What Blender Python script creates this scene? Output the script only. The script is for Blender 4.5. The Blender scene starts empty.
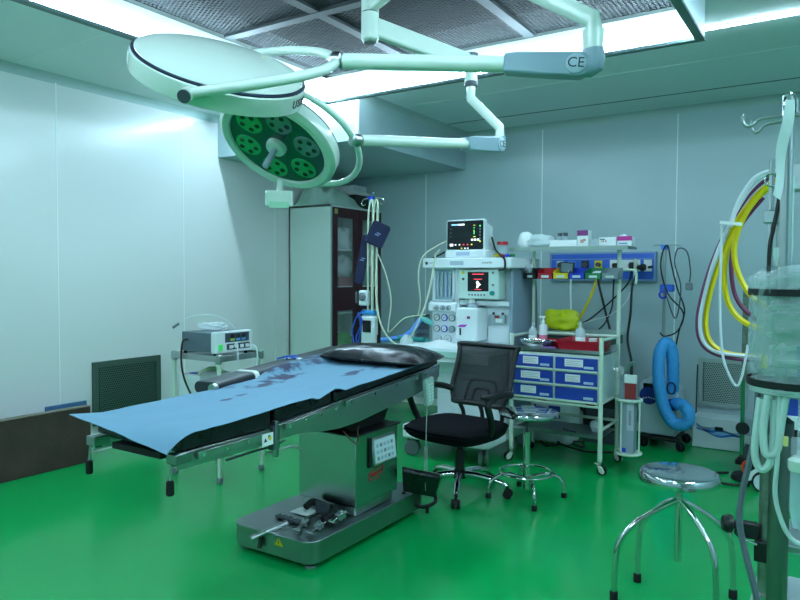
import bpy, math, random
from mathutils import Vector, Matrix, Quaternion, noise
random.seed(7)
SC = bpy.context.scene
COL = SC.collection
PI = math.pi
def V(*a): return Vector(a)

# ---------------------------------------------------------------- camera
cam_data = bpy.data.cameras.new('camera'); cam = bpy.data.objects.new('camera', cam_data); COL.objects.link(cam)
cam_data.sensor_width = 36; cam_data.sensor_fit = 'HORIZONTAL'; cam_data.lens = 36*684/800
cam_data.clip_start = 0.05
yaw, pitch, roll = math.radians(33), math.radians(2.1), math.radians(.24)
fw = V(-math.sin(yaw)*math.cos(pitch), math.cos(yaw)*math.cos(pitch), -math.sin(pitch))
rt0 = V(math.cos(yaw), math.sin(yaw), 0); up0 = rt0.cross(fw)
rt = rt0*math.cos(roll)+up0*math.sin(roll); up = -rt0*math.sin(roll)+up0*math.cos(roll)
m = Matrix((rt, up, -fw)).transposed().to_4x4(); m.translation = V(0, 0, 1.4)
cam.matrix_world = m
SC.camera = cam

# ---------------------------------------------------------------- world, exposure
w = bpy.data.worlds.new('world'); SC.world = w; w.use_nodes = True
w.node_tree.nodes['Background'].inputs[0].default_value = (.3, .5, .55, 1)
w.node_tree.nodes['Background'].inputs[1].default_value = 0.15
SC.view_settings.view_transform = 'Standard'; SC.view_settings.look = 'None'
SC.view_settings.gamma = 1; SC.view_settings.exposure = 0.15
SC.view_settings.use_curve_mapping = False
LIGHT = (.57, .82, .98)
TUBE_POWER = 112       # tubes inside the canopy skirt
STRIP_POWER = 66      # strips on the ceiling around the canopy
FILL_POWER = 34       # added fill panels on the ceiling, all out of view

# ---------------------------------------------------------------- materials
def lin(c):
    c = [x/255 for x in c]
    return tuple((x/12.92 if x <= .04045 else ((x+.055)/1.055)**2.4) for x in c)+(1.0,)
MATS = {}
def mat(name, rgb, rough=.5, metal=0., var=0., vscale=8., bump=0., bscale=60., alpha=1., trans=0., emit=None, estr=0., coat=0., spec=.5, aniso=0., sheen=0., ior=1.45):
    if name in MATS: return MATS[name]
    M = bpy.data.materials.new(name); M.use_nodes = True; nt = M.node_tree; b = nt.nodes['Principled BSDF']
    I = b.inputs; c = lin(rgb)
    I['Base Color'].default_value = c; I['Roughness'].default_value = rough; I['Metallic'].default_value = metal
    I['Specular IOR Level'].default_value = spec; I['Coat Weight'].default_value = coat; I['Coat Roughness'].default_value = .06
    I['Alpha'].default_value = alpha; I['Transmission Weight'].default_value = trans; I['IOR'].default_value = ior
    I['Sheen Weight'].default_value = sheen
    if emit: I['Emission Color'].default_value = tuple(emit)+(1,); I['Emission Strength'].default_value = estr
    tc = nt.nodes.new('ShaderNodeTexCoord')
    if var > 0:
        n = nt.nodes.new('ShaderNodeTexNoise'); n.inputs['Scale'].default_value = vscale; n.inputs['Detail'].default_value = 4
        nt.links.new(tc.outputs['Object'], n.inputs['Vector'])
        mr = nt.nodes.new('ShaderNodeMapRange'); mr.inputs[1].default_value = .3; mr.inputs[2].default_value = .7
        mr.inputs[3].default_value = 1-var; mr.inputs[4].default_value = 1+var
        nt.links.new(n.outputs['Fac'], mr.inputs[0])
        vm = nt.nodes.new('ShaderNodeVectorMath'); vm.operation = 'SCALE'; vm.inputs[0].default_value = c[:3]
        nt.links.new(mr.outputs[0], vm.inputs['Scale']); nt.links.new(vm.outputs[0], I['Base Color'])
        m2 = nt.nodes.new('ShaderNodeMapRange'); m2.inputs[1].default_value = .3; m2.inputs[2].default_value = .7
        m2.inputs[3].default_value = rough*.85; m2.inputs[4].default_value = min(1, rough*1.2)
        nt.links.new(n.outputs['Fac'], m2.inputs[0]); nt.links.new(m2.outputs[0], I['Roughness'])
    if bump > 0:
        n2 = nt.nodes.new('ShaderNodeTexNoise'); n2.inputs['Scale'].default_value = bscale; n2.inputs['Detail'].default_value = 3
        nt.links.new(tc.outputs['Object'], n2.inputs['Vector'])
        bp = nt.nodes.new('ShaderNodeBump'); bp.inputs['Strength'].default_value = bump; bp.inputs['Distance'].default_value = .01
        nt.links.new(n2.outputs['Fac'], bp.inputs['Height']); nt.links.new(bp.outputs[0], I['Normal'])
    MATS[name] = M
    return M
def emis(name, col, s):
    M = bpy.data.materials.new(name); M.use_nodes = True; nt = M.node_tree
    nt.nodes.remove(nt.nodes['Principled BSDF']); e = nt.nodes.new('ShaderNodeEmission')
    e.inputs[0].default_value = tuple(col)+(1,); e.inputs[1].default_value = s
    nt.links.new(e.outputs[0], nt.nodes['Material Output'].inputs[0]); return M

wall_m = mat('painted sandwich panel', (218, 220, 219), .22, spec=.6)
wall_dim_m = mat('painted sandwich panel, back', (168, 190, 195), .26, spec=.6)  # darker copy of the left wall panel, weaker light put into its colour
ceil_m = mat('ceiling panel', (216, 228, 229), .4)
skirt_m = bpy.data.materials.new('frosted white skirt'); skirt_m.use_nodes = True
_n = skirt_m.node_tree; _b = _n.nodes['Principled BSDF']; _b.inputs['Base Color'].default_value = lin((228, 234, 236)); _b.inputs['Roughness'].default_value = .4
_t = _n.nodes.new('ShaderNodeBsdfTranslucent'); _t.inputs[0].default_value = lin((226, 236, 240)); _x = _n.nodes.new('ShaderNodeMixShader'); _x.inputs[0].default_value = .3
_n.links.new(_b.outputs[0], _x.inputs[1]); _n.links.new(_t.outputs[0], _x.inputs[2]); _n.links.new(_x.outputs[0], _n.nodes['Material Output'].inputs[0])
seam_m = mat('panel seam', (232, 240, 236), .35)
seam_dark_m = mat('dark panel seam', (60, 84, 84), .5)
cove_m = mat('aluminium cove', (164, 186, 184), .35)
floor_m = mat('green epoxy floor', (6, 160, 80), .16, bump=.05, bscale=1.6, spec=.4)
white_m = mat('white enamel', (226, 232, 230), .3)
plastic_m = mat('white moulded plastic', (222, 232, 234), .35)
cream_m = mat('pale green white lamp enamel', (196, 214, 202), .22, coat=.3)
joint_m = mat('blue grey plastic', (122, 150, 160), .4)
steel_m = mat('brushed steel', (182, 190, 190), .3, 1)
steel_dk_m = mat('satin steel sheet', (152, 160, 162), .3, 1)
chrome_m = mat('chrome', (205, 208, 208), .08, 1)
alu_m = mat('aluminium', (168, 176, 176), .4, .8)
black_m = mat('black plastic', (17, 19, 22), .45)
rubber_m = mat('black rubber', (14, 15, 17), .7)
leather_m = mat('black vinyl', (20, 22, 27), .3, bump=.25, bscale=35, var=.15)
fabric_m = mat('black fabric', (11, 12, 18), .9, bump=.3, bscale=300, spec=.2)
grey_m = mat('grey plastic', (120, 128, 134), .45)
dkgrey_m = mat('dark grey plastic', (62, 70, 78), .45)
navy_m = mat('navy nylon', (18, 26, 62), .75, bump=.2, bscale=120)
blue_m = mat('blue plastic', (24, 60, 190), .35)
drawer_m = mat('blue drawer front', (36, 66, 160), .35)
red_m = mat('red plastic', (176, 22, 40), .35)
yellow_m = mat('yellow plastic', (216, 196, 20), .4)
green_m = mat('green plastic', (10, 120, 70), .4)
postw_m = mat('pale green white powder coat', (206, 222, 206), .35)
label_m = mat('paper label', (226, 232, 232), .7)
glass_m = mat('cabinet glass', (200, 220, 220), .05, alpha=.12, spec=.6)
clear_m = mat('clear plastic', (214, 232, 236), .12, alpha=.3, spec=.6)
screen_m = mat('dark glass screen', (14, 18, 24), .12)
maroon_m = mat('maroon door paint', (62, 16, 26), .35)
tube_m = mat('cream silicone tube', (206, 216, 190), .35)
bluetube_m = mat('blue tube', (40, 90, 190), .35)
hoseblue_m = mat('light blue hose fabric', (60, 158, 226), .5, bump=.5, bscale=45)
wood_m = mat('dark brown board', (66, 52, 44), .7, var=.3, vscale=6, bump=.2, bscale=30)
yhose_m = mat('yellow hose', (232, 206, 10), .35)
phose_m = mat('purple hose', (118, 46, 92), .35)
whose_m = mat('white hose', (210, 216, 222), .3)
ghose_m = mat('grey hose', (92, 106, 114), .4)
cloth_m = mat('white cloth', (214, 226, 226), .85, bump=.4, bscale=18)
greencloth_m = mat('pale green cloth', (176, 204, 192), .9, bump=.4, bscale=14)
grille_m = mat('perforated grey steel', (160, 176, 172), .4, .4)
hole_m = mat('dark duct interior', (16, 24, 26), .8)
mesh_m = mat('expanded metal mesh', (18, 27, 31), .7, 0)
plenum_m = mat('filter plenum', (26, 44, 48), .9)
bar_m = mat('grey aluminium bar', (28, 38, 40), .6, .1)
pink_m = mat('pink liquid', (226, 120, 150), .2)
purple_m = mat('purple print', (120, 34, 110), .5)
magenta_m = mat('magenta print', (190, 40, 140), .5)
teal_m = mat('teal plastic', (10, 132, 128), .35)
orange_m = mat('orange rim', (214, 70, 30), .4)
text_m = mat('dark lettering', (30, 36, 40), .5)
redtext_m = mat('red lettering', (150, 24, 30), .5)
tube_light_m = emis('fluorescent tube', LIGHT, TUBE_POWER)
strip_light_m = emis('led strip', LIGHT, STRIP_POWER)
bulkhead_fill_m = emis('bulkhead fluorescent tube', LIGHT, 130)
fill_strip_m = emis('led strip, dimmer', LIGHT, STRIP_POWER*.62)
fill_panel_m = emis('ceiling light panel', LIGHT, FILL_POWER)

# ---------------------------------------------------------------- mesh builder
def cat(pts, sub=6, closed=False):
    pts = [Vector(p) for p in pts]; n = len(pts); out = []
    rng = range(n if closed else n-1)
    for i in rng:
        g = (lambda k: pts[k % n]) if closed else (lambda k: pts[max(0, min(n-1, k))])
        p0, p1, p2, p3 = g(i-1), g(i), g(i+1), g(i+2)
        for s in range(sub):
            t = s/sub
            out.append(.5*((2*p1)+(-p0+p2)*t+(2*p0-5*p1+4*p2-p3)*t*t+(-p0+3*p1-3*p2+p3)*t**3))
    if not closed: out.append(pts[-1])
    return out
class MB:
    def __init__(s): s.v = []; s.f = []; s.M = Matrix()
    def add(s, vs, fs):
        o = len(s.v); s.v += [s.M @ Vector(p) for p in vs]; s.f += [tuple(i+o for i in f) for f in fs]; return s
    def box(s, x0, x1, y0, y1, z0, z1):
        return s.add([(x0,y0,z0),(x1,y0,z0),(x1,y1,z0),(x0,y1,z0),(x0,y0,z1),(x1,y0,z1),(x1,y1,z1),(x0,y1,z1)],
                     [(0,3,2,1),(4,5,6,7),(0,1,5,4),(1,2,6,5),(2,3,7,6),(3,0,4,7)])
    def bar(s, p0, p1, wd, ht, upv=(0,0,1)):
        p0, p1 = Vector(p0), Vector(p1); d = (p1-p0).normalized(); u = Vector(upv)
        sd = d.cross(u).normalized()*wd/2; u = sd.cross(d).normalized()*ht/2
        vs = [p+a*sd+b*u for p in (p0, p1) for a, b in ((-1,-1),(1,-1),(1,1),(-1,1))]
        return s.add(vs, [(0,1,2,3),(7,6,5,4),(0,4,5,1),(1,5,6,2),(2,6,7,3),(3,7,4,0)])
    def tube(s, pts, r, n=8, closed=False, smooth=0):
        pts = cat(pts, smooth, closed) if smooth else [Vector(p) for p in pts]
        N = len(pts); rs = r if isinstance(r, (list, tuple)) else [r]*N
        if len(rs) != N: rs = [rs[min(len(rs)-1, int(i*len(rs)/N))] for i in range(N)]
        T = []
        for i in range(N):
            if closed: d = pts[(i+1) % N]-pts[i-1]
            else: d = pts[min(N-1, i+1)]-pts[max(0, i-1)]
            T.append(d.normalized() if d.length > 1e-9 else V(0,0,1))
        a = V(0,0,1) if abs(T[0].z) < .9 else V(1,0,0); nrm = T[0].cross(a).normalized(); vs = []
        for i in range(N):
            nrm = (nrm-T[i]*nrm.dot(T[i])).normalized(); b = T[i].cross(nrm)
            for k in range(n):
                an = 2*PI*k/n; vs.append(pts[i]+(nrm*math.cos(an)+b*math.sin(an))*rs[i])
        fs = []
        for i in range(N if closed else N-1):
            j = (i+1) % N
            for k in range(n): fs.append((i*n+k, i*n+(k+1) % n, j*n+(k+1) % n, j*n+k))
        if not closed: fs.append(tuple(reversed(range(n)))); fs.append(tuple((N-1)*n+k for k in range(n)))
        return s.add(vs, fs)
    def cyl(s, p0, p1, r0, r1=None, n=24):
        return s.tube([p0, p1], [r0, r0 if r1 is None else r1], n)
    def lathe(s, prof, c=(0,0,0), axis=(0,0,1), n=32):
        ax = Vector(axis).normalized(); a = V(1,0,0) if abs(ax.x) < .9 else V(0,1,0)
        u = ax.cross(a).normalized(); w_ = ax.cross(u); c = Vector(c); vs = []; fs = []; L = len(prof)
        for r, z in prof:
            for k in range(n):
                an = 2*PI*k/n; vs.append(c+ax*z+(u*math.cos(an)+w_*math.sin(an))*max(r, 1e-4))
        for i in range(L-1):
            for k in range(n): fs.append((i*n+k, i*n+(k+1) % n, (i+1)*n+(k+1) % n, (i+1)*n+k))
        fs.append(tuple(reversed(range(n)))); fs.append(tuple((L-1)*n+k for k in range(n)))
        return s.add(vs, fs)
    def prism(s, poly, h0, h1, fn):       # poly in (a,b), fn(a,b,h) -> point
        n = len(poly); vs = [fn(a, b, h0) for a, b in poly]+[fn(a, b, h1) for a, b in poly]
        fs = [tuple(reversed(range(n))), tuple(range(n, 2*n))]+[(i, (i+1) % n, n+(i+1) % n, n+i) for i in range(n)]
        return s.add(vs, fs)
    def ball(s, c, r, n=16, m=10, sc=(1,1,1)):
        vs = []; fs = []
        for i in range(1, m):
            th = PI*i/m
            for k in range(n):
                an = 2*PI*k/n; vs.append((c[0]+r*sc[0]*math.sin(th)*math.cos(an), c[1]+r*sc[1]*math.sin(th)*math.sin(an), c[2]+r*sc[2]*math.cos(th)))
        t = len(vs); vs += [(c[0], c[1], c[2]+r*sc[2]), (c[0], c[1], c[2]-r*sc[2])]
        for i in range(m-2):
            for k in range(n): fs.append((i*n+k, (i+1)*n+k, (i+1)*n+(k+1) % n, i*n+(k+1) % n))
        for k in range(n): fs.append((t, k, (k+1) % n)); fs.append((t+1, (m-2)*n+(k+1) % n, (m-2)*n+k))
        return s.add(vs, fs)
    def surf(s, fn, nu, nv, th=0.):      # fn(u,v)->point; th = thickness downwards (along -normal)
        g = [[Vector(fn(i/nu, j/nv)) for j in range(nv+1)] for i in range(nu+1)]
        vs = [g[i][j] for i in range(nu+1) for j in range(nv+1)]; W = nv+1
        fs = [(i*W+j, (i+1)*W+j, (i+1)*W+j+1, i*W+j+1) for i in range(nu) for j in range(nv)]
        if th:
            o = len(vs); low = []
            for i in range(nu+1):
                for j in range(nv+1):
                    a = g[min(nu, i+1)][j]-g[max(0, i-1)][j]; b = g[i][min(nv, j+1)]-g[i][max(0, j-1)]
                    nn = a.cross(b); nn = nn.normalized() if nn.length > 1e-9 else V(0,0,1); low.append(g[i][j]-nn*th)
            vs += low; fs += [tuple(o+k for k in reversed(f)) for f in list(fs)]
            for i in range(nu): fs.append((i*W, o+i*W, o+(i+1)*W, (i+1)*W)); fs.append((i*W+nv, (i+1)*W+nv, o+(i+1)*W+nv, o+i*W+nv))
            for j in range(nv): fs.append((j, j+1, o+j+1, o+j)); fs.append((nu*W+j, o+nu*W+j, o+nu*W+j+1, nu*W+j+1))
        return s.add(vs, fs)
    def build(s, name, material, parent=None, bevel=0., ang=35, local=False):
        off = V(0,0,0); p = parent
        while p is not None and not local: off += p.location; p = p.parent
        me = bpy.data.meshes.new(name); me.from_pydata([tuple(v-off) for v in s.v], [], s.f); me.update()
        me.materials.append(material)
        me.polygons.foreach_set('use_smooth', [True]*len(me.polygons)); me.set_sharp_from_angle(angle=math.radians(ang))
        o = bpy.data.objects.new(name, me); COL.objects.link(o)
        if parent: o.parent = parent
        if bevel:
            b = o.modifiers.new('bevel', 'BEVEL'); b.width = bevel; b.segments = 2; b.limit_method = 'ANGLE'; b.angle_limit = math.radians(40)
        return o
def rrect(x0, x1, y0, y1, r, n=6):
    out = []
    for cx, cy, a0 in ((x1-r, y0+r, -PI/2), (x1-r, y1-r, 0), (x0+r, y1-r, PI/2), (x0+r, y0+r, PI)):
        for k in range(n+1): a = a0+PI/2*k/n; out.append((cx+r*math.cos(a), cy+r*math.sin(a)))
    return out
XY = lambda a, b, h: (a, b, h)
XZ = lambda a, b, h: (a, h, b)
YZ = lambda a, b, h: (h, a, b)
def rot(o, axis, deg): return Matrix.Translation(o) @ Matrix.Rotation(math.radians(deg), 4, axis) @ Matrix.Translation(-Vector(o))
def T(name, label, c, loc=(0,0,0), group=None):
    o = bpy.data.objects.new(name, None); COL.objects.link(o); o.location = loc; o.empty_display_size = .05
    o['label'] = label; o['category'] = c
    if group: o['group'] = group
    return o
def tag(o, label, c, group=None):
    o['label'] = label; o['category'] = c
    if group: o['group'] = group
    return o
def struct(name, mb, m_, **k):
    o = mb.build(name, m_, **k); o['kind'] = 'structure'; return o
def copy_tree(o, parent=None):
    c = o.copy(); COL.objects.link(c); c.parent = parent
    for ch in [x for x in o.children]: copy_tree(ch, c)
    return c
def text(body, name, m_, size, pos, xdir, ydir, parent, ext=.001, align='CENTER'):
    cu = bpy.data.curves.new(name, 'FONT'); cu.body = body; cu.size = size; cu.extrude = ext; cu.align_x = align; cu.align_y = 'CENTER'
    cu.materials.append(m_); cu.resolution_u = 3
    tmp = bpy.data.objects.new(name, cu); me = bpy.data.meshes.new_from_object(tmp)
    bpy.data.objects.remove(tmp); bpy.data.curves.remove(cu); me.name = name
    o = bpy.data.objects.new(name, me); COL.objects.link(o)
    x = Vector(xdir).normalized(); y = Vector(ydir).normalized(); z = x.cross(y)
    M = Matrix((x, y, z)).transposed().to_4x4()
    off = V(0,0,0); p = parent
    while p is not None: off += p.location; p = p.parent
    M.translation = Vector(pos)-off
    o.parent = parent; o.matrix_local = M
    return o
def marks(n, h, pos, xdir, ydir, m_, parent, name='printed_mark'):     # a line of small illegible print
    x = Vector(xdir).normalized(); y = Vector(ydir).normalized(); z = x.cross(y); q = MB(); p = Vector(pos); t = 0
    for i in range(n):
        w_ = h*(.45, .7, .35, .6)[i % 4]
        for a in (0, w_*.75): q.add([p+x*(t+a)+z*.0006, p+x*(t+a+h*.16)+z*.0006, p+x*(t+a+h*.16)+y*h+z*.0006, p+x*(t+a)+y*h+z*.0006], [(0, 1, 2, 3)])
        k = h*(.0, .42, .84)[i % 3]; q.add([p+x*t+y*k+z*.0006, p+x*(t+w_*.9)+y*k+z*.0006, p+x*(t+w_*.9)+y*(k+h*.16)+z*.0006, p+x*t+y*(k+h*.16)+z*.0006], [(0, 1, 2, 3)])
        t += w_+h*.3
    return q.build(name, m_, parent)
def perf(mb, O, U, W_, nu, nv, pu, pv, r, k=6):   # a plate with staggered round holes
    O, U, W_ = Vector(O), Vector(U), Vector(W_)
    for i in range(nu):
        for j in range(nv):
            su = .5*pu*(j % 2)
            c = O+U*((i+.5)*pu+su)+W_*((j+.5)*pv)
            sq = [c+U*a*pu/2+W_*b*pv/2 for a, b in ((-1,-1),(0,-1),(1,-1),(1,0),(1,1),(0,1),(-1,1),(-1,0))]
            ho = [c+(U*math.cos(t)+W_*math.sin(t))*r for t in (PI*1.25, PI*1.5, PI*1.75, 0, PI*.25, PI*.5, PI*.75, PI)]
            mb.add(sq+ho, [(q, (q+1) % 8, 8+(q+1) % 8, 8+q) for q in range(8)])
# ================================================================ ROOM
XL, XR, YF, YB, ZC = -4.93, 2.2, -1.8, 6.34, 2.86
CX0, CX1, CY0, CY1 = -3.09, -.635, .75, 3.79       # canopy skirt
struct('floor', MB().box(XL-.1, XR+.1, YF-.1, YB+.1, -.1, 0), floor_m)
c = MB(); e = .012
c.box(XL-.1, CX0-e, YF-.1, YB+.1, ZC, ZC+.1); c.box(CX1+e, XR+.1, YF-.1, YB+.1, ZC, ZC+.1)
c.box(CX0-e, CX1+e, YF-.1, CY0-e, ZC, ZC+.1); c.box(CX0-e, CX1+e, CY1+e, YB+.1, ZC, ZC+.1)
struct('ceiling', c, ceil_m)
struct('wall_left', MB().box(XL-.1, XL, YF-.1, YB+.1, 0, ZC), wall_m)
struct('wall_back', MB().box(XL, XR, YB, YB+.1, 0, ZC), wall_dim_m)
struct('wall_right', MB().box(XR, XR+.1, YF-.1, YB+.1, 0, ZC), wall_dim_m)
struct('wall_front', MB().box(XL, XR, YF-.1, YF, 0, ZC), wall_dim_m)
struct('wall_bulkhead', MB().box(XL, -3.316, 4.46, YB, 2.485, ZC), wall_dim_m, bevel=.004)
struct('baseboard_left', MB().box(XL, XL+.02, YF, 5.4, 0, .07), white_m)
struct('baseboard_back', MB().box(XL, XR, YB-.02, YB, 0, .07), white_m)
# coves where wall meets ceiling
def cove_prof(r=.05, n=5): return [(0, 0)]+[(r-r*math.sin(PI/2*k/n), -(r-r*math.cos(PI/2*k/n))) if 0 else (r*(1-math.sin(PI/2*k/n)), -r*(1-math.cos(PI/2*k/n))) for k in range(n+1)]
pr = cove_prof(.06)
struct('trim_1', MB().prism([(XL+a, ZC+b) for a, b in pr], YF, 4.46, XZ), cove_m)
struct('trim_2', MB().prism([(YB-a, ZC+b) for a, b in pr], -3.316, XR, YZ), cove_m)
struct('trim_3', MB().prism([(-3.316+a, ZC+b) for a, b in pr], 4.46, YB, XZ), cove_m)
struct('trim_4', MB().box(-3.322, -3.300, 4.452, 4.47, 2.485, ZC), seam_m)
n_ = 5
for y in (.58, 1.74, 2.90, 4.06, 5.22):
    struct('trim_%d' % n_, MB().box(XL-.002, XL+.0015, y-.004, y+.004, .07, ZC-.05), seam_m); n_ += 1
for x in (-3.79, -2.48, -1.245, 0.0, 1.2):
    struct('trim_%d' % n_, MB().box(x-.004, x+.004, YB-.0015, YB+.002, .07, ZC-.05 if x > -3.3 else 2.48), seam_m); n_ += 1
for y in (5.05,):
    struct('trim_%d' % n_, MB().box(-3.25, XR, y-.004, y+.004, ZC-.0015, ZC+.002), seam_m); n_ += 1
struct('trim_%d' % n_, MB().box(-3.25, XR, 5.84, 5.86, ZC-.0015, ZC+.002), seam_dark_m); n_ += 1
struct('trim_%d' % n_, MB().box(XL+.06, -3.2, 2.56, 2.567, ZC-.0015, ZC+.002), seam_m); n_ += 1

# ================================================================ LAMINAR FLOW CANOPY
cp = T('airflow_canopy', 'large rectangular ceiling canopy with dark metal mesh and brightly lit white skirt', 'ceiling canopy', (-1.86, 2.27, ZC))
MZ = 2.78
for nm, b in (('skirt_panel', (CX0-.01, CX0, CY0, CY1, 2.612, 2.93)), ('skirt_panel', (CX1, CX1+.01, CY0, CY1, 2.612, 2.93)),
              ('skirt_panel', (CX0, CX1, CY1, CY1+.01, 2.612, 2.93)), ('skirt_panel', (CX0, CX1, CY0-.01, CY0, 2.612, 2.93))):
    MB().box(*b).build(nm, skirt_m, cp)
for b in ((CX0-.012, CX0+.03, CY0, CY1, 2.598, 2.612), (CX1-.03, CX1+.012, CY0, CY1, 2.598, 2.612),
          (CX0-.012, CX1+.012, CY1-.03, CY1+.012, 2.597, 2.613), (CX0-.012, CX1+.012, CY0-.012, CY0+.03, 2.597, 2.613)):
    MB().box(*b).build('bottom_rail', mat('grey rail', (104, 124, 126), .5, .2), cp)
for p0, p1 in (((CX0+.02, CY0+.1, 2.63), (CX0+.02, CY1-.06, 2.63)), ((CX1-.02, CY0+.1, 2.63), (CX1-.02, CY1-.06, 2.63)),
               ((CX0+.06, CY1-.02, 2.63), (CX1-.06, CY1-.02, 2.63)), ((CX0+.06, CY0+.02, 2.63), (CX1-.06, CY0+.02, 2.63))):
    MB().cyl(p0, p1, .011, n=10).build('light_tube', tube_light_m, cp)
fr = MB()
for b in ((CX0, CX0+.05, CY0, CY1), (CX1-.05, CX1, CY0, CY1), (CX0, CX1, CY1-.05, CY1), (CX0, CX1, CY0, CY0+.05)): fr.box(*b, MZ, MZ+.02)
fr.build('mesh_frame', mat('dark green frame', (26, 36, 32), .6, .1), cp)
xs = [CX0+.05, -2.36, -1.545, CX1-.05]; ys = [CY0+.05, 1.8, 2.83, CY1-.05]
for x in xs[1:-1]: MB().box(x-.03, x+.03, ys[0], ys[-1], MZ-.012, MZ+.012).build('cross_bar', bar_m, cp)
for y in ys[1:-1]: MB().box(xs[0], xs[-1], y-.03, y+.03, MZ-.014, MZ+.010).build('cross_bar', bar_m, cp)
for i in range(3):
    for j in range(3):
        x0, x1, y0, y1 = xs[i], xs[i+1], ys[j], ys[j+1]
        mb = MB(); P_ = .024; sl = .5; wd = .0034      # expanded metal: two crossing families of thin strands
        for sg in (1, -1):
            k = -(x1-x0)*sl
            while k < (y1-y0)+(x1-x0)*sl:
                # line y = y0+k+sg*sl*(x-x0)
                pts = []
                for x in (x0, x1):
                    y = y0+k+sg*sl*(x-x0); pts.append((x, y))
                (xa, ya), (xb, yb) = pts
                def clip(t): return xa+(xb-xa)*t, ya+(yb-ya)*t
                t0, t1 = 0, 1
                dy = yb-ya
                for lim, s_ in ((y0, 1), (y1, -1)):
                    fa, fb = s_*(ya-lim), s_*(yb-lim)
                    if fa < 0 and fb < 0: t0 = 2; break
                    if fa < 0: t0 = max(t0, fa/(fa-fb))
                    if fb < 0: t1 = min(t1, fa/(fa-fb))
                if t1-t0 > .01:
                    a_, b_ = clip(t0), clip(t1); mb.bar((a_[0], a_[1], MZ+.005), (b_[0], b_[1], MZ+.005), wd*2, .003)
                k += P_
        mb.build('mesh_panel', mesh_m, cp)
mb = MB().box(CX0, CX1, CY0, CY1, 3.0, 3.02); mb.build('plenum_lid', plenum_m, cp)
mb = MB()
for b in ((CX0-.01, CX0, CY0, CY1), (CX1, CX1+.01, CY0, CY1), (CX0, CX1, CY1, CY1+.01), (CX0, CX1, CY0-.01, CY0)): mb.box(*b, 2.93, 3.02)
mb.build('plenum_side', plenum_m, cp)
# ceiling LED strips round the canopy; bulkhead tube and left strip are added fill
def strip(label, *b, em=None):
    s = T('led_strip_light', label, 'strip light', ((b[0]+b[1])/2, (b[2]+b[3])/2, ZC), None)
    MB().box(*b, ZC-.006, ZC).build('housing', white_m, s)
    i = .004; MB().box(b[0]+i, b[1]-i, b[2]+i, b[3]-i, ZC-.012, ZC-.006).build('diffuser', em or strip_light_m, s)
strip('thin bright light strip along the ceiling between canopy and back wall', -3.0, 2.0, 4.39, 4.416)
bt = T('tube_light', 'fluorescent tube fitting on the ceiling in front of the corner bulkhead', 'tube light', (-3.95, 4.36, ZC))  # tube added out of sight to brighten bulkhead and far left wall
MB().box(-4.72, -3.16, 4.335, 4.385, ZC-.015, ZC).build('fitting', white_m, bt)
MB().cyl((-4.70, 4.36, ZC-.03), (-3.18, 4.36, ZC-.03), .012, n=10).build('tube', bulkhead_fill_m, bt)
for x in (-4.71, -3.17): MB().box(x-.01, x+.01, 4.345, 4.375, ZC-.045, ZC-.015).build('tube_holder', white_m, bt)
strip('thin light strip on the ceiling between canopy and left wall', -3.36, -3.31, .3, 4.2, em=fill_strip_m)  # strip added behind the skirt, unseen, to brighten the left wall
strip('thin light strip on the ceiling along the right flank of the canopy', 0.9, .94, .4, 4.2)
for k, (x, y) in enumerate(((-3.3, -.9), (-.6, -.9), (1.5, 1.6))):  # panels added out of view to lift left wall, floor and right side
    s = T('ceiling_light_panel', ['square ceiling light panel behind the camera toward the left wall', 'square ceiling light panel behind the camera by the front wall', 'square ceiling light panel over the right part of the room'][k], 'ceiling light', (x, y, ZC))
    MB().box(x-.32, x+.32, y-.32, y+.32, ZC-.012, ZC).build('frame', white_m, s)
    MB().box(x-.29, x+.29, y-.29, y+.29, ZC-.016, ZC-.012).build('diffuser', fill_panel_m, s)

# ================================================================ SURGICAL LIGHTS
CAM = V(0, 0, 1.4)
def view_frame(C):
    d = (C-CAM).normalized(); r = d.cross(V(0,0,1)).normalized(); u = r.cross(d); return r, u, -d
sh = T('ceiling_pivot_shaft', 'pale green vertical shaft hanging from the canopy that carries both surgical lights', 'lamp shaft', (-1.859, 2.6, 2.5))
SX, SY = -1.859, 2.6
MB().cyl((SX, SY, 2.80), (SX, SY, 2.82), .13, n=32).build('ceiling_flange', cream_m, sh, bevel=.004)
MB().cyl((SX, SY, 2.62), (SX, SY, 2.80), .034, n=24).build('shaft', cream_m, sh)
MB().lathe([(.036, 2.478), (.041, 2.485), (.041, 2.6)], (SX, SY, 0)).build('lower_hub', cream_m, sh)
MB().lathe([(.041, 2.605), (.041, 2.68)], (SX, SY, 0)).build('upper_hub', cream_m, sh)
MB().lathe([(.030, 2.468), (.036, 2.478)], (SX, SY, 0)).build('end_cap', steel_m, sh)
MB().lathe([(.0395, 2.599), (.0395, 2.606)], (SX, SY, 0)).build('gap_ring', dkgrey_m, sh)

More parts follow.
